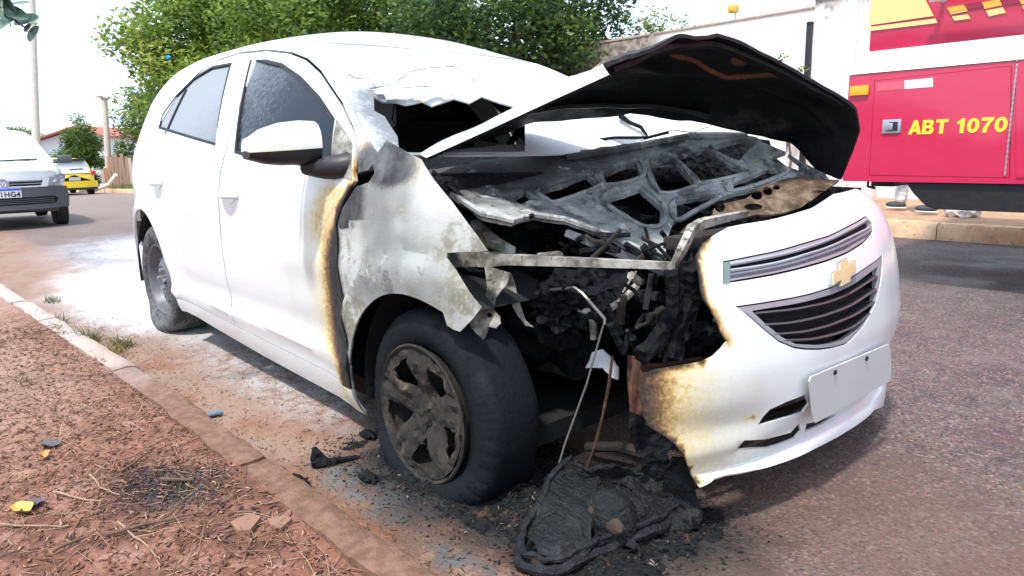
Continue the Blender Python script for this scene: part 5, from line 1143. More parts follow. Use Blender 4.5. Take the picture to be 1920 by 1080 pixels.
for poly, m_ in ((((1633, 10), (1640, -40), (1715, -40), (1752, 30), (1629, 48)), yl), (((1629, 51), (1754, 35), (1760, 43), (1627, 59)), yl), (((1776, 15), (1808, 9), (1814, 18), (1782, 24)), yo), (((1782, 25), (1814, 19), (1815, 21), (1784, 27)), yl), (((1786, 31), (1815, 27), (1821, 35), (1790, 39)), yl),
                 (((1808, 8), (1840, 3), (1846, 13), (1815, 18)), dr), (((1840, 5), (1874, -1), (1880, 10), (1847, 17)), yo), (((1849, 20), (1881, 14), (1887, 24), (1855, 31)), yl), (((1876, -1), (1908, -6), (1914, 5), (1883, 10)), dr), (((1910, -4), (1945, -10), (1950, 2), (1916, 8)), yo), (((1917, 11), (1950, 5), (1954, 14), (1922, 20)), yl)):
    panel('stripe', [up(*p) for p in poly], ufn, m_, fe, st=.2, th=.002, out=(0, -1, 0))
mb = MB(); q0, q1 = up(1757, 2), up(1990, -30); mb.tube([(q0[0], yy-.05, q0[1]), (q1[0]+.5, yy-.05, q1[1])], .022, 10); mb.tube([(q0[0]+.04, yy-.05, q0[1]), (q0[0]+.04, yy+.08, q0[1])], .014, 8); mb.build('hand_rail', M['tw'], fe)
mb = MB(); mb.box((xr+.75, 0, 1.62), (1.5, 2.3, 1.95), bev=.12); cab = mb.build('cab', M['red'], fe)
mb = MB(); mb.box((xr+.75, -1.14, 2.0), (1.0, .06, .7), bev=.02); mb.build('cab_window', glass_clean, cab)
# black tank slung below, wheels
tk = [tp(*p) for p in ((1697, 346), (1735, 392), (1745, 395))]; mb = MB()
prof = [(tk[0][0], zb-.006), (tk[0][0]+.045, zb-.07), (tk[1][0], tk[1][1]+.012), (tk[1][0]+.05, tk[1][1]), (-.2, .52), (-.2, zb-.006)]
mb.prism(prof, lambda u, v, h: Vector((u, yy+.02+h, v)), .7); mb.build('underslung_tank', M['black'], fe)
mb = MB(); mb.box((xl+.10, yy+.62, zb-.03), (.16, .4, .05), bev=.01); mb.tube([(xl+.05, yy+.3, zb), (xl+.05, yy+.3, zb-.05), (xl+.10, yy+.3, zb-.06)], .01, 6); mb.build('towing_frame', M['black'], fe)
for wx in (.35, 3.3+xr*.2):
    for wy in (-1.0, 1.0):
        mb = MB(); mb.lathe([(.26, -.13), (.48, -.14), (.52, -.10), (.52, .10), (.48, .14), (.26, .13), (.24, .06), (.001, .06)], (wx, wy, .52), 'y', 40, sgn=1 if wy > 0 else -1); mb.build('wheel', M['seal'], fe)

# ---- person behind the engine (only the legs show), bag
pa, pb = wun(1688, 392, 'z', .16), wun(1746, 400, 'z', .16)
per = None
def person(pa, pb):
    mid = (pa+pb)/2; hip = mid+Vector((0, .05, .92)); f = Vector((-1, -.1, 0)).normalized(); s_ = Vector((0, 1, 0))
    V, Ed, Ra = [], [], []
    def ch(par, pts):
        for p, r in pts:
            V.append(p); Ra.append(r); Ed.append((par, len(V)-1)) if par is not None else None; par = len(V)-1
        return par
    pel = ch(None, [(hip, .15)])
    for ft, sg in ((pa, 1), (pb, -1)):
        h_ = hip+s_*.09*sg-Vector((0, 0, .06)); kn = (h_+ft)/2+f*.05+Vector((0, 0, .04)); ch(pel, [(h_, .10), (kn, .068), (ft+Vector((0, 0, .26)), .075), (ft+Vector((0, 0, .06)), .07)])
    chest = ch(pel, [(hip+Vector((0, 0, .22)), .15), (hip+Vector((0, 0, .45)), .17), (hip+Vector((0, 0, .56)), .08), (hip+Vector((0, 0, .66)), .065), (hip+f*.02+Vector((0, 0, .76)), .095), (hip+f*.01+Vector((0, 0, .85)), .07)])
    for sg in (1, -1):
        ch(chest-4, [(hip+s_*.2*sg+Vector((0, 0, .50)), .06), (hip+s_*.25*sg+Vector((0, 0, .22)), .045), (hip+s_*.24*sg+f*.12+Vector((0, 0, 0)), .035), (hip+s_*.24*sg+f*.17+Vector((0, 0, -.09)), .03)])
    me = bpy.data.meshes.new('person'); me.from_pydata(V, Ed, []); o = bpy.data.objects.new('person', me); sc.collection.objects.link(o)
    sk = o.modifiers.new('skin', 'SKIN'); 
    for i, r in enumerate(Ra): me.skin_vertices[0].data[i].radius = (r, r)
    me.skin_vertices[0].data[0].use_root = True
    o.modifiers.new('sub', 'SUBSURF').levels = 2; o.modifiers['sub'].render_levels = 2
    t = NT('pale_grey_work_clothes'); c = t.co(); n1 = t.noise(c, 9, 5, .6); t.P(Base_Color=t.mix(t.mr(n1, .4, .6), (.42, .44, .47), (.68, .70, .72)), Roughness=.9, Normal=t.bump(t.noise(c, 14, 3), .8, .04)); me.materials.append(t.m)
    tag(o, 'person in pale grey trousers standing behind the fire engine, only lower legs and shoes showing', 'person')
    for ft in (pa, pb):
        mb = MB(); mb.blob(ft+f*.05+Vector((0, 0, .05)), (.115, .045, .042), 3, .08, 3, 2); sh_ = mb.build('shoe', simple('dark_shoe', (.05, .05, .055), .5), o, 60)
        mb = MB(); mb.blob(ft+f*.05+Vector((0, 0, .016)), (.118, .047, .014), 5, .05, 3, 2); mb.build('sole', M['white'], sh_, 60)
    return o
try: person(Vector(pa), Vector(pb))
except AttributeError: 
    import traceback; traceback.print_exc()
q = wun(1802, 404, 'z', .16); mb = MB(); mb.blob((q.x, q.y, .22), (.17, .13, .09), 8, .35, 4, 2.4); tag(mb.build('plastic_bag', M['white'], None, 60), 'white crumpled bag on the far earth pavement below the fire engine', 'bag')

# ================================================================== OTHER CARS
def loft_car(name, label, pos, heading, L, Wd, Ht, paint, lowm, glass, P_, detail):
    """P_: top(x) body height, roof(x), half width; x from rear -L/2 to front +L/2"""
    root = empty(name, pos, label, 'car', None, (0, 0, heading))
    hw, bel, roof, wxs, zs = P_['hw'], P_['belt'], P_['roof'], P_['wheels'], P_['sill']
    xs = np.arange(-L/2, L/2+.001, .04); n = len(xs)
    def zb(x):
        z = zs(x)
        for wx in wxs:
            d = abs(x-wx)
            if d < .335: z = max(z, .285+math.sqrt(.335**2-d*d)*.98)
        return z
    low, upm = MB(), MB(); sec = []
    for x in xs:
        w_, zt, b = hw(x), bel(x), zb(x); zm = P_['mid']
        z1, z2 = max(b, min(zm, b+.12)), max(b+.01, zm)
        sec.append([(0, b), (w_*.9, b), (w_*.985, z1), (w_, max(z2, b+.02)), (w_*1.0, zm+(zt-zm)*.45), (w_*.965, zt-.05), (w_*.90, zt-.008), (w_*.55, zt+.018), (0, zt+.024)])
    k = len(sec[0])
    def grid(mb, j0, j1, caps=False):
        vv = []
        for sg in (1, -1):
            o_ = len(vv); vv += [Vector((xs[i], sg*sec[i][j][0], sec[i][j][1])) for i in range(n) for j in range(j0, j1+1)]; m = j1-j0+1
            mb.add(vv[o_:], [(i*m+j, (i+1)*m+j, (i+1)*m+j+1, i*m+j+1) if sg > 0 else (i*m+j, i*m+j+1, (i+1)*m+j+1, (i+1)*m+j) for i in range(n-1) for j in range(m-1)]+[tuple(e*m+j for j in range(m)) for e in (0, n-1)])
    grid(low, 0, 3); grid(upm, 3, k-1)
    for mb, nm, mt in ((low, 'lower_body', lowm), (upm, 'upper_body', paint)):
        o = mb.build(nm, mt, root, 0); bm = bmesh.new(); bm.from_mesh(o.data); bmesh.ops.remove_doubles(bm, verts=bm.verts, dist=.0005); bmesh.ops.recalc_face_normals(bm, faces=bm.faces); bm.to_mesh(o.data); bm.free()
        o.data.polygons.foreach_set('use_smooth', [True]*len(o.data.polygons)); o.data.set_sharp_from_angle(angle=R(75))
    # greenhouse
    gx = [x for x in np.arange(P_['g0'], P_['g1']+.001, .03)]
    def gsec(x):
        zt, w_, r_ = bel(x)-.012, hw(x)*.925, max(roof(x), bel(x)+.0); h = r_-zt; f = min(1, max(0, h/(Ht-bel(0))))
        wr = w_-.20*f
        return [(w_, zt), (w_-.06*f, zt+h*.30), (w_-.13*f, zt+h*.68), (wr, zt+h*.90), (wr-.07*f, zt+h*.985), (wr*.45, zt+h+.022*f), (0, zt+h+.03*f)]
    G = [gsec(x) for x in gx]; m = 7; gw = P_['glass']
    parts = {}
    for sg in (1, -1):
        for i in range(len(gx)-1):
            for j in range(m-1):
                x = (gx[i]+gx[i+1])/2; slope = abs((roof(gx[i+1])-roof(gx[i]))/.03)
                key = 'roof'
                if j in (0, 1, 2) and slope < 5:
                    zc_ = bel(x)+(roof(x)-bel(x))*((j+.5)/3*.9)
                    if any(a < x < b for a, b in gw): key = 'side_window'
                if j >= 4 and slope > .25 and roof(x) > bel(x)+.03 and roof(x) < Ht-.03: key = 'windscreen' if x > 0 else 'rear_window'
                q = [(gx[i], sg*G[i][j][0], G[i][j][1]), (gx[i+1], sg*G[i+1][j][0], G[i+1][j][1]), (gx[i+1], sg*G[i+1][j+1][0], G[i+1][j+1][1]), (gx[i], sg*G[i][j+1][0], G[i][j+1][1])]
                parts.setdefault(key, MB()).add(q, [(0, 1, 2, 3)])
    for key, mb in parts.items():
        o = mb.build(key, paint if key == 'roof' else glass, root, 0); bm = bmesh.new(); bm.from_mesh(o.data); bmesh.ops.remove_doubles(bm, verts=bm.verts, dist=.0005); bmesh.ops.recalc_face_normals(bm, faces=bm.faces); bm.to_mesh(o.data); bm.free()
        o.data.polygons.foreach_set('use_smooth', [True]*len(o.data.polygons)); o.data.set_sharp_from_angle(angle=R(40))
    for wx in wxs:
        for sg in (1, -1):
            mb = MB(); mb.lathe([(.18, .06), (.20, .085), (.25, .092), (.28, .08), (.29, .05), (.29, -.06), (.25, -.09), (.001, -.09)], (wx, sg*(hw(wx)-.105), .29), 'y', 36, sgn=sg); wh = mb.build('wheel', M['seal'], root)
            mb = MB(); mb.lathe([(.19, .075), (.18, .06), (.12, .05), (.05, .065), (.001, .066)], (wx, sg*(hw(wx)-.105), .29), 'y', 30, sgn=sg); mb.build('hubcap', M['steel'], wh)
    detail(root); return root
def fpanel(name, par, mat, poly, x0, bulge=.05, off=0., face=1, th=.01, holes=(), st=.05):
    return panel(name, poly, lambda u, v: Vector((face*(x0+off-bulge*(abs(u)/.7)**2.5), u, v)), mat, par, st=st, th=th, out=(face, 0, 0), holes=holes)
dkp = simple('dark_grey_plastic', (.085, .09, .105), .45, 0, .1, 20); vwhite = M['white']; lens = simple('headlamp_lens', (.42, .45, .50), .12, .3, .3, 25)
sky_refl_glass = simple('sky_reflection_glass', (.62, .66, .68), .08, 0, .05, 3, coat=1)  # bright sky reflection painted into the pane colour
sp1 = Sp([(-1.95, .72), (-1.6, .80), (0, .825), (1.2, .81), (1.5, .765), (1.65, .69), (1.78, .54), (1.95, .22)])
pos = at(-24, 11.1); pos.z = gz(pos.x)
bel1 = Sp([(-1.95, .85), (-1.5, .95), (0, .94), (.85, .955), (1.3, .90), (1.7, .82), (1.88, .72), (1.95, .66)])
roof1 = Sp([(-1.95, .95), (-1.6, 1.30), (-1.2, 1.43), (-.4, 1.46), (.2, 1.42), (.5, 1.30), (.95, .95), (1.0, .93)])
def det1(root):
    fpanel('bumper', root, dkp, [(-.80, .30), (.80, .30), (.82, .44), (.80, .60), (.60, .615), (.48, .60), (-.48, .60), (-.60, .615), (-.80, .60), (-.82, .44)], 1.99, .30, st=.05)
    fpanel('lower_intake', root, M['dark'], [(-.62, .37), (.62, .37), (.66, .44), (.60, .475), (-.60, .475), (-.66, .44)], 1.99, .30, .006, th=.006)
    for z in (.395, .42, .445): fpanel('intake_slat', root, dkp, [(-.6, z-.004), (.6, z-.004), (.6, z+.004), (-.6, z+.004)], 1.99, .30, .012, th=.006)
    gr = fpanel('grille', root, M['dark'], [(-.44, .625), (.44, .625), (.48, .70), (-.48, .70)], 1.985, .26, .0)
    for z in (.66, .695): fpanel('grille_bar', gr, M['chrome'], [(-.46, z-.005), (.46, z-.005), (.46, z+.005), (-.46, z+.005)], 1.985, .26, .010, th=.01)
    fpanel('grille_frame', gr, vwhite, [(-.53, .61), (.53, .61), (.57, .725), (-.57, .725)], 1.985, .26, .004, holes=[[(-.45, .628), (.45, .628), (.485, .705), (-.485, .705)]])
    fpanel('nose', root, vwhite, [(-.58, .72), (.58, .72), (.70, .80), (.62, .835), (-.62, .835), (-.70, .80)], 1.965, .30, .0, th=.05)
    for sg in (1, -1):
        lp_ = fpanel('headlamp', root, lens, [(sg*.55, .625), (sg*.78, .665), (sg*.80, .76), (sg*.74, .79), (sg*.57, .735)], 1.97, .26, .012, st=.03)
        for u in (.62, .72):
            mb = MB(); mb.lathe([(.045, 0), (.04, .012), (.02, .006), (.001, .004)], (1.97+.016-.26*(u/.7)**2.5, sg*u, .70), 'x', 16); mb.build('lamp_reflector', M['chrome'], lp_)
        mb = MB(); mb.box((.72, sg*.93, .99), (.10, .20, .125), bev=.035); mb.tube([(.72, sg*.74, .94), (.72, sg*.86, .96)], .02, 6); mb.build('door_mirror', dkp, root)
        mb = MB(); mb.tube([(.99, sg*.05, .975), (.9, sg*.05+.5, .995)], .010, 5); mb.build('wiper', M['black'], root)
    mb = MB(); mb.lathe([(.075, 0), (.075, .012), (.062, .014), (.062, .006), (.001, .006)], (1.99, 0, .665), 'x', 28); em_ = mb.build('emblem', M['chrome'], root)
    mb = MB()
    for L in (((-.03, .03), (0, -.005), (.03, .03)), ((-.045, .01), (-.022, -.045), (0, -.008), (.022, -.045), (.045, .01))):
        mb.tube([(2.0, a_, .665+b_) for a_, b_ in L], .006, 5)
    mb.build('emblem_letters', M['white'], em_)
    p_ = fpanel('number_plate', root, M['white'], [(-.20, .475), (.20, .475), (.20, .605), (-.20, .605)], 2.012, .30, .0, th=.006, st=.1)
    fpanel('plate_band', p_, simple('plate_blue', (.02, .12, .62), .4), [(-.197, .572), (.197, .572), (.197, .602), (-.197, .602)], 2.012, .30, .003, th=.002, st=.1)
    # seen from the front, the writing runs towards +y
    text('plate_letters', '1HG4', .085, simple('plate_ink', (.01, .01, .012), .5), p_, lambda w_, h_: Matrix(((0, 0, 1, 2.0135), (1, 0, 0, -.035), (0, 1, 0, .487), (0, 0, 0, 1))) @ Matrix.Diagonal((.22/w_, .075/h_, 1, 1)), bold=.002)
loft_car('parked_car', 'white car with dark grey bumper facing the camera, cut off by the picture edge', pos, R(-3), 3.9, 1.65, 1.46, vwhite, dkp, sky_refl_glass,
    dict(hw=sp1, belt=bel1, roof=roof1, wheels=(-1.22, 1.25), sill=Sp([(-1.95, .30), (-1.5, .22), (1.4, .22), (1.95, .30)]), mid=.60, g0=-1.93, g1=.98, glass=((-1.45, -.75), (-.68, .1), (.16, .45))), det1)
yel = simple('yellow_paint', (.80, .56, .02), .3, 0, .03, 6, coat=.5)
pos = at(106, 28.5); pos.z = gz(pos.x)
bel2 = Sp([(-1.9, .80), (-1.6, .93), (0, .92), (.9, .93), (1.4, .85), (1.75, .74), (1.9, .62)])
roof2 = Sp([(-1.9, .85), (-1.75, 1.05), (-1.5, 1.38), (-1.1, 1.44), (-.4, 1.46), (.2, 1.42), (.95, .94), (1.0, .93)])
def det2(root):
    for sg in (1, -1):
        fpanel('tail_lamp', root, simple('red_lens', (.62, .02, .05), .25), [(sg*.60, .80), (sg*.80, .80), (sg*.76, .96), (sg*.62, .96)], 1.93, .06, .015, face=-1, st=.05)
        mb = MB(); mb.box((.72, sg*.93, .98), (.08, .18, .12), bev=.03); mb.build('door_mirror', yel, root)
    fpanel('bumper', root, yel, [(-.82, .30), (.82, .30), (.82, .58), (-.82, .58)], 1.99, .12, 0, face=-1)
    fpanel('lower_valance', root, M['black'], [(-.80, .24), (.80, .24), (.80, .33), (-.80, .33)], 1.99, .12, .008, face=-1)
    fpanel('number_plate', root, M['plate'], [(-.2, .60), (.2, .60), (.2, .73), (-.2, .73)], 1.93, .02, .01, face=-1)
    fpanel('trim_strip', root, M['black'], [(-.45, .79), (.25, .79), (.25, .805), (-.45, .805)], 1.925, .02, .01, face=-1)
    mb = MB(); mb.box((-1.58, 0, 1.40), (.34, 1.06, .07), bev=.02); mb.build('roof_spoiler', M['black'], root)
    mb = MB(); mb.tube([(-1.80, .1, 1.03), (-1.78, -.38, 1.05)], .018, 6); mb.build('rear_wiper', M['black'], root)
    mb = MB(); mb.tube([(-1.93, .3, .27), (-1.80, .3, .27)], .04, 10); mb.build('exhaust', M['black'], root)
loft_car('yellow_hatchback', 'small yellow hatchback seen from behind, parked further down the street', pos, math.pi+R(0)+R(4), 3.8, 1.64, 1.46, yel, yel, sky_refl_glass,
    dict(hw=Sp([(-1.9, .56), (-1.8, .70), (-1.5, .80), (0, .82), (1.2, .80), (1.9, .62)]), belt=bel2, roof=roof2, wheels=(-1.2, 1.22), sill=lambda x: .24, mid=.60, g0=-1.88, g1=.98, glass=((-1.2, -.5), (-.43, .45))), det2)

# ================================================================== WALLS, POSTS, HOUSE
t = NT('white_rendered_wall'); c = t.co(); n1 = t.noise(c, .8, 6, .6); n2 = t.noise(c, 7, 6, .7); zz = t.n('SeparateXYZ', {0: c}).outputs[2]; xx = t.n('SeparateXYZ', {0: c}).outputs[0]
k = t.mix(t.mr(n2, .5, .68, 0, .4), (.80, .79, .77), (.62, .58, .53)); k = t.mix(t.mr(t.math('ADD', t.math('MULTIPLY', n1, .5), t.math('MULTIPLY', n2, .35)), .46, .56, 0, 1), k, (.75, .73, .70))
old = t.mr(t.math('ADD', xx, n1), -5.6, -6.3, 0, 1); k = t.mix(old, k, t.mix(t.mr(n2, .35, .65), (.14, .115, .10), (.40, .36, .32)))
t.P(Base_Color=k, Roughness=.95, Normal=t.bump(n2, .3, .01)); M['wall'] = t.m
WY = 9.0
mb = MB(); mb.box((-9.0, WY+.09, 1.30), (11.4, .16, 3.25)); mb.build('wall_body', M['wall'], tag(empty('garden_wall', (-9, WY, 0), 'long white wall with a thin rust brown coping, grey and weathered at its far end', 'wall'), None)).matrix_parent_inverse = Matrix.Translation((9, -WY, 0))
gw_ = bpy.data.objects['garden_wall']
mb = MB(); mb.box((-4.95, WY+.09, 2.945), (3.3, .20, .035), bev=.005); mb.box((-10.7, WY+.09, 2.95), (8.0, .19, .04), bev=.005)
o = mb.build('coping', simple('stained_coping', (.40, .30, .25), .9, 0, .4, 6), gw_); o.matrix_parent_inverse = Matrix.Translation((9, -WY, 0))
t = NT('stained_pillar'); c = t.co(); n1 = t.noise(c, 2.2, 6, .65); n2 = t.noise(c, 12, 6, .7); zz = t.n('SeparateXYZ', {0: c}).outputs[2]
k = t.mix(t.mr(n2, .5, .66, 0, .6), (.80, .78, .75), (.55, .48, .42)); st_ = t.math('ADD', t.math('ADD', zz, t.math('MULTIPLY', n1, .5)), t.math('MULTIPLY', n2, .35)); k = t.mix(t.mr(st_, 3.18, 3.42, 0, .85), k, t.mix(n2, (.30, .24, .20), (.12, .10, .09)))
k = t.mix(t.mr(t.math('ADD', n1, t.math('MULTIPLY', n2, .5)), .86, .98, 0, .8), k, (.20, .17, .15)); t.P(Base_Color=k, Roughness=.95, Normal=t.bump(n2, .4, .01)); M['pillar'] = t.m
gp_ = empty('gate_pillar', (-3.05, WY-.15, 0), 'broad white masonry pillar with dark stains at its top, behind the fire engine', 'pillar')
mb = MB(); mb.box((0, .25, 1.5), (1.0, .6, 3.06), bev=.02); mb.box((.9, .35, 1.5), (.8, .4, 2.9)); mb.build('shaft', M['pillar'], gp_)
mb = MB(); mb.box((0, .25, 3.06), (1.1, .68, .08), bev=.015); mb.build('cap', M['pillar'], gp_)
mb = MB(); xq = wun(1605, 60, 'y', WY-.2).x+3.05; mb.tube([(xq, -.13, .1), (xq, -.13, 4.2)], .045, 10); mb.build('downpipe', M['white'], gp_)
bx = wun(1517, 80, 'y', WY-.25); mb = MB(); mb.box((bx.x, WY-.25, 1.36), (.075, .075, 2.62), bev=.006); mb.lathe([(.05, 0), (.05, .03), (.001, .04)], (bx.x, WY-.25, 2.67), 'z', 12); tag(mb.build('steel_post', M['black'], None), 'slim black steel post standing before the white wall beside the pillar', 'post')
yp = wun(1375, 17, 'y', WY+1.2); rt = empty('pole_box', (yp.x, yp.y, 0), 'small yellow box on a pale pole rising behind the white wall', 'box')
mb = MB(); mb.box((0, 0, yp.z), (.17, .12, .13), bev=.02); mb.box((0, -.065, yp.z), (.10, .01, .07), bev=.004); mb.build('box_body', simple('box_yellow', (.70, .42, .05), .5), rt)
mb = MB(); mb.tube([(0, .08, .1), (0, .08, yp.z+.05)], .022, 8); mb.build('pole', M['white'], rt)
# electricity pole on the left
def pole(name, label, px, py_top, depth, r0, r1, mat, extra, lean=0):
    p = at(px, depth); z0 = gz(p.x); o, d = ray(px, py_top); t_ = depth/d.dot(FW); tp_ = o+d*t_
    rt = empty(name, (p.x, p.y, z0), label, 'pole'); top_ = Vector((tp_.x-p.x, tp_.y-p.y, tp_.z-z0))
    mb = MB(); mb.tube([Vector((0, 0, -.1)), top_*.5, top_], [r0, (r0+r1)/2, r1], 10); mb.build('shaft', mat, rt); extra(rt, top_); return rt
conc = simple('pale_concrete', (.50, .47, .43), .9, 0, .2, 9)
def ex1(rt, tp_):
    for f_ in (.72, .76):
        mb = MB(); q = tp_*f_; mb.box(q, (.30, .34, .07), bev=.01); mb.tube([q+Vector((0, -.2, 0)), q+Vector((0, -.2, .12))], .04, 8); mb.build('insulator', conc, rt)
pole('electricity_pole', 'tall leaning pale concrete electricity pole behind the white car', 58, -60, 30, .17, .13, conc, ex1)
bpy.data.objects['electricity_pole'].rotation_euler = (0, 0, 0)
def ex2(rt, tp_):
    mb = MB()
    for i in range(9):
        a = i*.7; mb.tube([tp_-Vector((0, 0, .1)), tp_+Vector((.22*math.cos(a), .22*math.sin(a), .12)), tp_+Vector((.42*math.cos(a), .42*math.sin(a), .02+.05*(i % 3)))], [.06, .04, .012], 6)
    mb.build('broken_top', conc, rt)
pole('tree_stump_post', 'pale bare post with a ragged top between the bush and the big trees', 196, 186, 31, .14, .11, simple('bleached_wood', (.48, .42, .36), .9, 0, .2, 12), ex2)
# plank fence
fp_ = at(214, 30); hz_ = gz(fp_.x); pf = empty('plank_fence', (fp_.x, fp_.y, hz_), 'patchy fence of upright brown and grey planks at the far roadside', 'fence')
dirx = Vector((RT.x, RT.y, 0)).normalized(); rr = random.Random(4)
for i in range(9):
    u = -.60+.15*i; h_ = 1.55+rr.uniform(-.14, .12)-(.5 if i < 2 else 0); mb = MB(); mb.box(dirx*u+Vector((0, 0, h_/2)), (.135, .035, h_), Matrix.Rotation(math.atan2(dirx.y, dirx.x), 3, 'Z') @ Matrix.Rotation(rr.uniform(-.04, .04), 3, 'Y'))
    mb.build('plank', simple('plank', rr.choice([(.36, .20, .13), (.40, .32, .26), (.30, .20, .15), (.46, .38, .32)]), .9, 0, .3, 14), pf)
lg = at(196, 29); mb = MB(); mb.tube([Vector((lg.x, lg.y, gz(lg.x)+.12))-dirx*.6, Vector((lg.x, lg.y, gz(lg.x)+.36)), Vector((lg.x, lg.y, gz(lg.x)+.75))+dirx*.35], .07, 8); tag(mb.build('fallen_pipe', M['tw'], None), 'pale bent pipe lying on the verge in front of the plank fence', 'pipe')
# house with a low gable
hp_ = at(121, 40); hh = empty('house', (hp_.x, hp_.y, gz(hp_.x)), 'low pale blue house with a red tiled gable roof and brick base', 'house', None, (0, 0, math.atan2(dirx.y, dirx.x)))
hx0, hx1, ap, ez0, ez1 = -2.2, 2.3, (1.0, 3.42), 2.60, 2.98
ap_z = .93+(282-222)/FPX*40-gz(hp_.x); ez0 = .93+(282-252)/FPX*40-gz(hp_.x); ez1 = .93+(282-238)/FPX*40-gz(hp_.x)
mb = MB(); mb.prism([(hx0, 0), (hx1, 0), (hx1, ez1-.05), (ap[0], ap_z-.08), (hx0, ez0-.05)], lambda u, v, h: Vector((u, h, v)), 6); mb.build('wall', simple('pale_blue_render', (.62, .68, .74), .9, 0, .08, 3), hh)
t = NT('brick_base'); c = t.co(); br = t.n('TexBrick', {'Vector': t.n('VectorRotate', {'Vector': c, 'Angle': R(90)}, rotation_type='X_AXIS').outputs[0], 'Color1': (.45, .16, .10), 'Color2': (.36, .13, .09), 'Mortar': (.5, .4, .34), 'Scale': 4.}).outputs['Color']; t.P(Base_Color=br, Roughness=.9)
mb = MB(); mb.box(((hx0+.3)/2-.2, -.06, .85), (2.6, .1, 1.7)); mb.build('brick_base', t.m, hh)
tl = simple('red_roof_tile', (.38, .13, .09), .85, 0, .3, 9)
for (xa, za), (xb, zb_) in (((hx0-.35, ez0-.12), (ap[0], ap_z)), ((ap[0], ap_z), (hx1+.3, ez1-.10))):
    mb = MB(); mb.prism([(xa, za), (xb, zb_), (xb, zb_+.08), (xa, za+.08)], lambda u, v, h: Vector((u, -.45+h, v)), 6.8); mb.build('roof', tl, hh)
mb = MB(); mb.box((.9, -.02, 1.5), (.8, .06, .8)); mb.build('window', M['dark'], hh)

# ================================================================== TREES AND PLANTS
def leafmat(name, stops, tr=.5):
    t = NT(name); tint = t.attr('tint'); k = t.ramp(tint, stops)
    t.P(Base_Color=k, Roughness=.5, Specular_IOR_Level=.4)
    tl_ = t.n('BsdfTranslucent', {'Color': k}); mx = t.n('MixShader', {0: tr, 1: t.b.outputs[0], 2: tl_.outputs[0]}); t.t.links.new(mx.outputs[0], t.o.inputs['Surface']); return t.m
gA = leafmat('leaf_green_sunlit', [(0, (.035, .08, .022)), (.28, (.10, .18, .038)), (.56, (.23, .33, .055)), (.85, (.37, .45, .08)), (1, (.48, .52, .14))])  # sunlit brightness of the left trees put into the leaf colours
gB = leafmat('leaf_green_shaded', [(0, (.02, .045, .02)), (.45, (.06, .12, .036)), (.75, (.17, .26, .06)), (1, (.32, .40, .10))])  # shaded side of the tree mass put into darker leaf colours
gC = leafmat('leaf_bright', [(0, (.04, .09, .02)), (.5, (.12, .20, .04)), (1, (.28, .34, .08))])
def foliage(name, clumps, per, L, W_, mat, par, seed, origin, droop=.3, tintf=None):
    g = np.random.default_rng(seed); C, T = [], []
    for (cx, cy, cz, r, tn) in clumps:
        n_ = int(per*r*r); d = g.normal(size=(n_, 3)); d /= np.linalg.norm(d, axis=1)[:, None]; rad = r*(g.random(n_)**.45)
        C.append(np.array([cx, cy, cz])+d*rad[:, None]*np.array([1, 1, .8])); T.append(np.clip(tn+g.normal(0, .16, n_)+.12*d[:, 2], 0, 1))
    C = np.concatenate(C)-np.array(origin); T = np.concatenate(T); n_ = len(C)
    a = g.uniform(0, 6.283, n_); dz = g.normal(-droop, .4, n_); d = np.stack([np.cos(a), np.sin(a), dz], 1); d /= np.linalg.norm(d, axis=1)[:, None]
    u_ = g.normal(size=(n_, 3)); s_ = np.cross(d, u_); s_ /= np.linalg.norm(s_, axis=1)[:, None]; nn = np.cross(d, s_)
    l = L*g.uniform(.6, 1.25, n_)[:, None]; w_ = W_*g.uniform(.7, 1.2, n_)[:, None]
    V = np.stack([C-d*l*.5, C+s_*w_*.5-d*l*.05, C+d*l*.5-nn*l*.08, C-s_*w_*.5-d*l*.05], 1).reshape(-1, 3); Fc = np.arange(n_*4).reshape(-1, 4)
    me = fast_mesh(name, V, Fc, {'tint': np.repeat(T, 4)}); return link(name, me, mat, par, 0)
def tree(name, label, c, r, n_cl, cl_r, mat, seed, per=420, L=.15, W_=.055, zlow=.3, cat='tree', group=None, tn0=.35, trunk_r=.2):
    g = random.Random(seed); x0, y0, zc = c; rx, ry, rz = r; base = Vector((x0, y0, gz(x0)+(.14 if y0 > 5.6 else .04)))
    rt = empty(name, base, label, cat, group); cl = []
    while len(cl) < n_cl:
        d = Vector((g.gauss(0, 1), g.gauss(0, 1), g.gauss(0, 1))).normalized(); q = .55+.47*g.random()
        q *= 1+.22*noise.noise(d*2.3+Vector((seed, 0, 0)))
        p = Vector((x0+d.x*rx*q, y0+d.y*ry*q, zc+d.z*rz*q)); rr_ = cl_r*g.uniform(.6, 1.25)
        if p.z-rr_*.5 < base.z+zlow: continue
        cl.append((p.x, p.y, p.z, rr_, tn0+g.gauss(0, .16)))
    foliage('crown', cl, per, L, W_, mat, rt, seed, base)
    mb = MB(); top_ = Vector((0, 0, (zc-base.z)*1.1)); mb.tube([Vector((0, 0, -.1)), Vector((.06, .03, top_.z*.35)), Vector((-.05, .05, top_.z*.7)), top_], [trunk_r*1.25, trunk_r, trunk_r*.7, trunk_r*.35], 10)
    for k_ in range(14):
        q = cl[g.randrange(len(cl))]; e = Vector(q[:3])-base; s0 = Vector((0, 0, top_.z*g.uniform(.35, .9))); mb.tube([s0, s0.lerp(e, .5)+Vector((0, 0, .25)), e], [trunk_r*.4, trunk_r*.25, trunk_r*.08], 6)
    mb.build('trunk', M['bark'], rt); return rt
M['bark'] = simple('bark', (.13, .10, .08), .95, 0, .4, 9, .5)
G1 = 'large trees behind the burnt car'
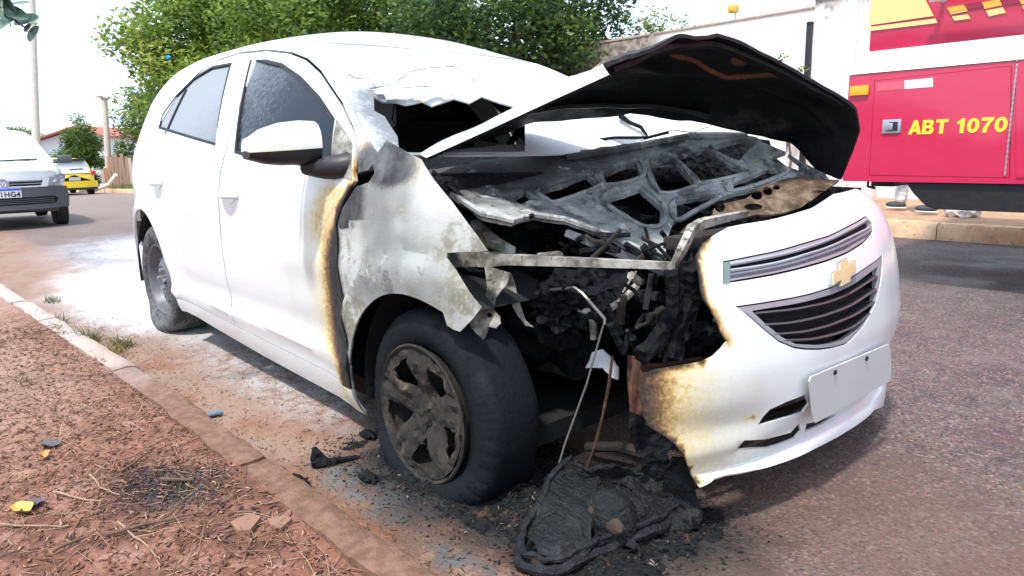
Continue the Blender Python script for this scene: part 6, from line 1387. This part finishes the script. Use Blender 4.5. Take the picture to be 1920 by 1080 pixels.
p = at(478, 21); tree('broadleaf_tree', 'big sunlit yellow green tree rising behind the rear of the burnt car', (p.x, p.y, 3.1), (2.35, 2.8, 3.6), 230, .80, gA, 11, per=430, L=.19, W_=.085, zlow=1.5, group=G1, tn0=.54)
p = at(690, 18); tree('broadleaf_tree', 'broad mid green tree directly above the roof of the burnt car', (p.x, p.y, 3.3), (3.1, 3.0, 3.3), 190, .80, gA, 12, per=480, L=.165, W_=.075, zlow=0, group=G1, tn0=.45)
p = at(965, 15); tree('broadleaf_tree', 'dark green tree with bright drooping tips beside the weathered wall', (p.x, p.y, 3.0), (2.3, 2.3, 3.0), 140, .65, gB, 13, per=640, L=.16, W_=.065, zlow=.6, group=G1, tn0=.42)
p = at(318, 33); tree('broadleaf_tree', 'dark lower tree at the shaded edge of the big trees above the planks', (p.x, p.y, 2.2), (2.0, 1.8, 2.6), 80, .75, gB, 14, per=420, L=.2, W_=.06, zlow=0, group=G1, tn0=.36, trunk_r=.1)
p = Vector((-8.2, 10.4, 0)); tree('bush', 'small bright green bush showing over the weathered wall', (p.x, p.y, 2.9), (1.5, .9, .75), 26, .38, gC, 15, per=620, L=.12, W_=.04, zlow=.6, cat='bush', tn0=.6, trunk_r=.06)
p = at(156, 33); tree('bush', 'bright green bush in front of the pale blue house', (p.x, p.y, gz(p.x)+1.5), (1.05, .9, 1.75), 60, .42, gC, 16, per=1500, L=.16, W_=.05, zlow=-.1, cat='bush', tn0=.38, trunk_r=.06)
p = at(234, 31.6); tree('bush', 'pale green shrub at the right end of the plank fence', (p.x, p.y, gz(p.x)+1.2), (.6, .5, 1.0), 18, .35, gC, 17, per=1100, L=.15, W_=.05, zlow=-.1, cat='bush', tn0=.5, trunk_r=.05)
p = at(52, 62); tree('broadleaf_tree', 'distant light green treetop behind the roof of the white car', (p.x, p.y, 2.0), (3.0, 2.5, 1.6), 40, .8, gC, 18, per=420, L=.3, W_=.12, zlow=0, tn0=.5)
p = wun(1502, 108, 'y', WY-.45); tree('bush', 'slim shrub tip showing between the bonnet and the black post', (p.x-.12, WY-.5, 1.6), (.32, .25, .75), 14, .16, gC, 19, per=1300, L=.09, W_=.035, zlow=.1, cat='bush', tn0=.5, trunk_r=.02)
# over-hanging branch at the top left, close to the camera
bo_ = wun(-60, -40, 'x', -1.2); br_ = empty('overhanging_branch', bo_, 'leafy branch tip hanging into the top corner of the picture', 'branch'); mb = MB()
def bp_(px, py): return wun(px, py, 'x', -1.2)-bo_
mb.tube([Vector((-.5, -1.6, 1.2)), Vector((-.15, -.5, .35)), Vector((0, 0, 0)), bp_(5, 5), bp_(30, 40), bp_(52, 55)], [.02, .012, .006, .005, .004, .002], 6); mb.tube([bp_(5, 5), bp_(15, 30), bp_(20, 50)], [.004, .003, .0015], 5); mb.build('stem', M['bark'], br_)
def round_leaf(a, px, py, r, tilt):
    o = bp_(px, py)+Vector((.01*tilt, 0, 0)); vv = [o+Vector((0, 0, 0))]; n_ = 14
    ax = (RT*math.cos(a)+UP*math.sin(a)); ay = (UP*math.cos(a)-RT*math.sin(a))*math.cos(tilt)+FW*math.sin(tilt)
    for i in range(n_): t_ = 6.2832*i/n_; vv.append(o+ax*r*math.cos(t_)+ay*r*.62*math.sin(t_)+FW*r*.25*math.cos(t_)**2)
    mb = MB(); mb.add(vv, [(0, 1+i, 1+(i+1) % n_) for i in range(n_)]); ob = mb.build('leaf', lf_, br_, 60); at_ = ob.data.attributes.new('tint', 'FLOAT', 'POINT'); return ob
lf_ = simple('dark_glossy_leaf', (.085, .16, .11), .35, 0, .3, 20)
for i, q in enumerate(((.2, 45, 36, .042, .5), (1.0, 60, 62, .030, .3), (-.5, 22, 22, .045, .7), (.6, 8, 40, .038, .4), (.1, 30, 6, .036, .9), (2.2, 12, 8, .04, .5), (-.9, 4, 20, .04, .6), (.9, 50, 52, .016, .2), (1.6, 0, 2, .05, .8))): round_leaf(*q)
# weeds in the gutter, grass on the far verge
def weed(px, py, n_, h_, label, col):
    o0 = wun(px, py, 'z', 0); g = np.random.default_rng(px); V, Fc, At = [], [], []
    for i in range(n_):
        b0 = len(V); a = g.uniform(0, 6.283); ln = h_*g.uniform(.5, 1.2); o_ = np.array([g.normal(0, .05), g.normal(0, .025), 0]); d = np.array([math.cos(a)*.7, math.sin(a)*.7, 1.0]); s_ = np.array([-math.sin(a), math.cos(a), 0])*.004
        for q in (0, .5, 1): V += [o_+d*ln*q-np.array([0, 0, ln*.45*q*q])+s_*(1-q*.9), o_+d*ln*q-np.array([0, 0, ln*.45*q*q])-s_*(1-q*.9)]
        Fc += [(b0, b0+1, b0+3, b0+2), (b0+2, b0+3, b0+5, b0+4)]; At += [float(np.clip(g.normal(.5, .2), 0, 1))]*6
    o = link('weed', fast_mesh('weed', np.array(V), np.array(Fc), {'tint': np.array(At)}), col, None, 0); o.location = (o0.x, o0.y, gz(o0.x)); tag(o, label, 'weed', 'weeds along the kerb')
wd = leafmat('weed_green', [(0, (.05, .07, .03)), (.5, (.12, .15, .06)), (1, (.22, .22, .11))])
wy = leafmat('weed_straw', [(0, (.14, .12, .05)), (.5, (.28, .22, .09)), (1, (.40, .32, .14))])
weed(95, 566, 46, .07, 'smallest grey green weed tuft, farthest along the kerb', wd); weed(112, 608, 34, .10, 'thin green weed just before the farthest tuft', wd)
weed(165, 640, 90, .12, 'bushy green weed against the pale kerb stones', wd); weed(205, 662, 80, .09, 'withered straw coloured weed nearest to the burnt car', wy); weed(228, 650, 60, .09, 'green weed behind the withered straw coloured one', wd)
g = np.random.default_rng(5); V, Fc, At = [], [], []
for i in range(2600):
    px = g.uniform(176, 262); dp = g.uniform(24, 31); p = at(px, dp); 
    if p.y < FKY(0)+.1: continue
    z = gz(p.x)+.15; h_ = g.uniform(.08, .22); b0 = len(V); a = g.uniform(0, 6.28); s_ = np.array([math.cos(a), math.sin(a), 0])*.02; o_ = np.array([p.x, p.y, z]); l_ = np.array([g.normal(0, .06), g.normal(0, .06), h_]); V += [o_-s_, o_+s_, o_+l_+s_*.2, o_+l_-s_*.2]; Fc.append((b0, b0+1, b0+2, b0+3)); At += [g.random()]*4
o = link('grass', fast_mesh('grass', np.array(V), np.array(Fc), {'tint': np.array(At)}), leafmat('verge_grass', [(0, (.10, .14, .04)), (1, (.28, .30, .12))]), None, 0); o['kind'] = 'stuff'
p = wun(316, 108, 'y', 2.6); p = at(316, 17.2); o, d = ray(316, 108); q = o+d*(17.0/d.dot(FW)); mb = MB(); mb.blob((0, 0, 0), (.06, .06, .055), 12, .4, 3, 2.5)
o = mb.build('plastic_scrap', simple('bright_blue_plastic', (.02, .30, .62), .4), None, 60); o.location = q; tag(o, 'small bright blue scrap caught in the foliage of the sunlit tree', 'plastic scrap')
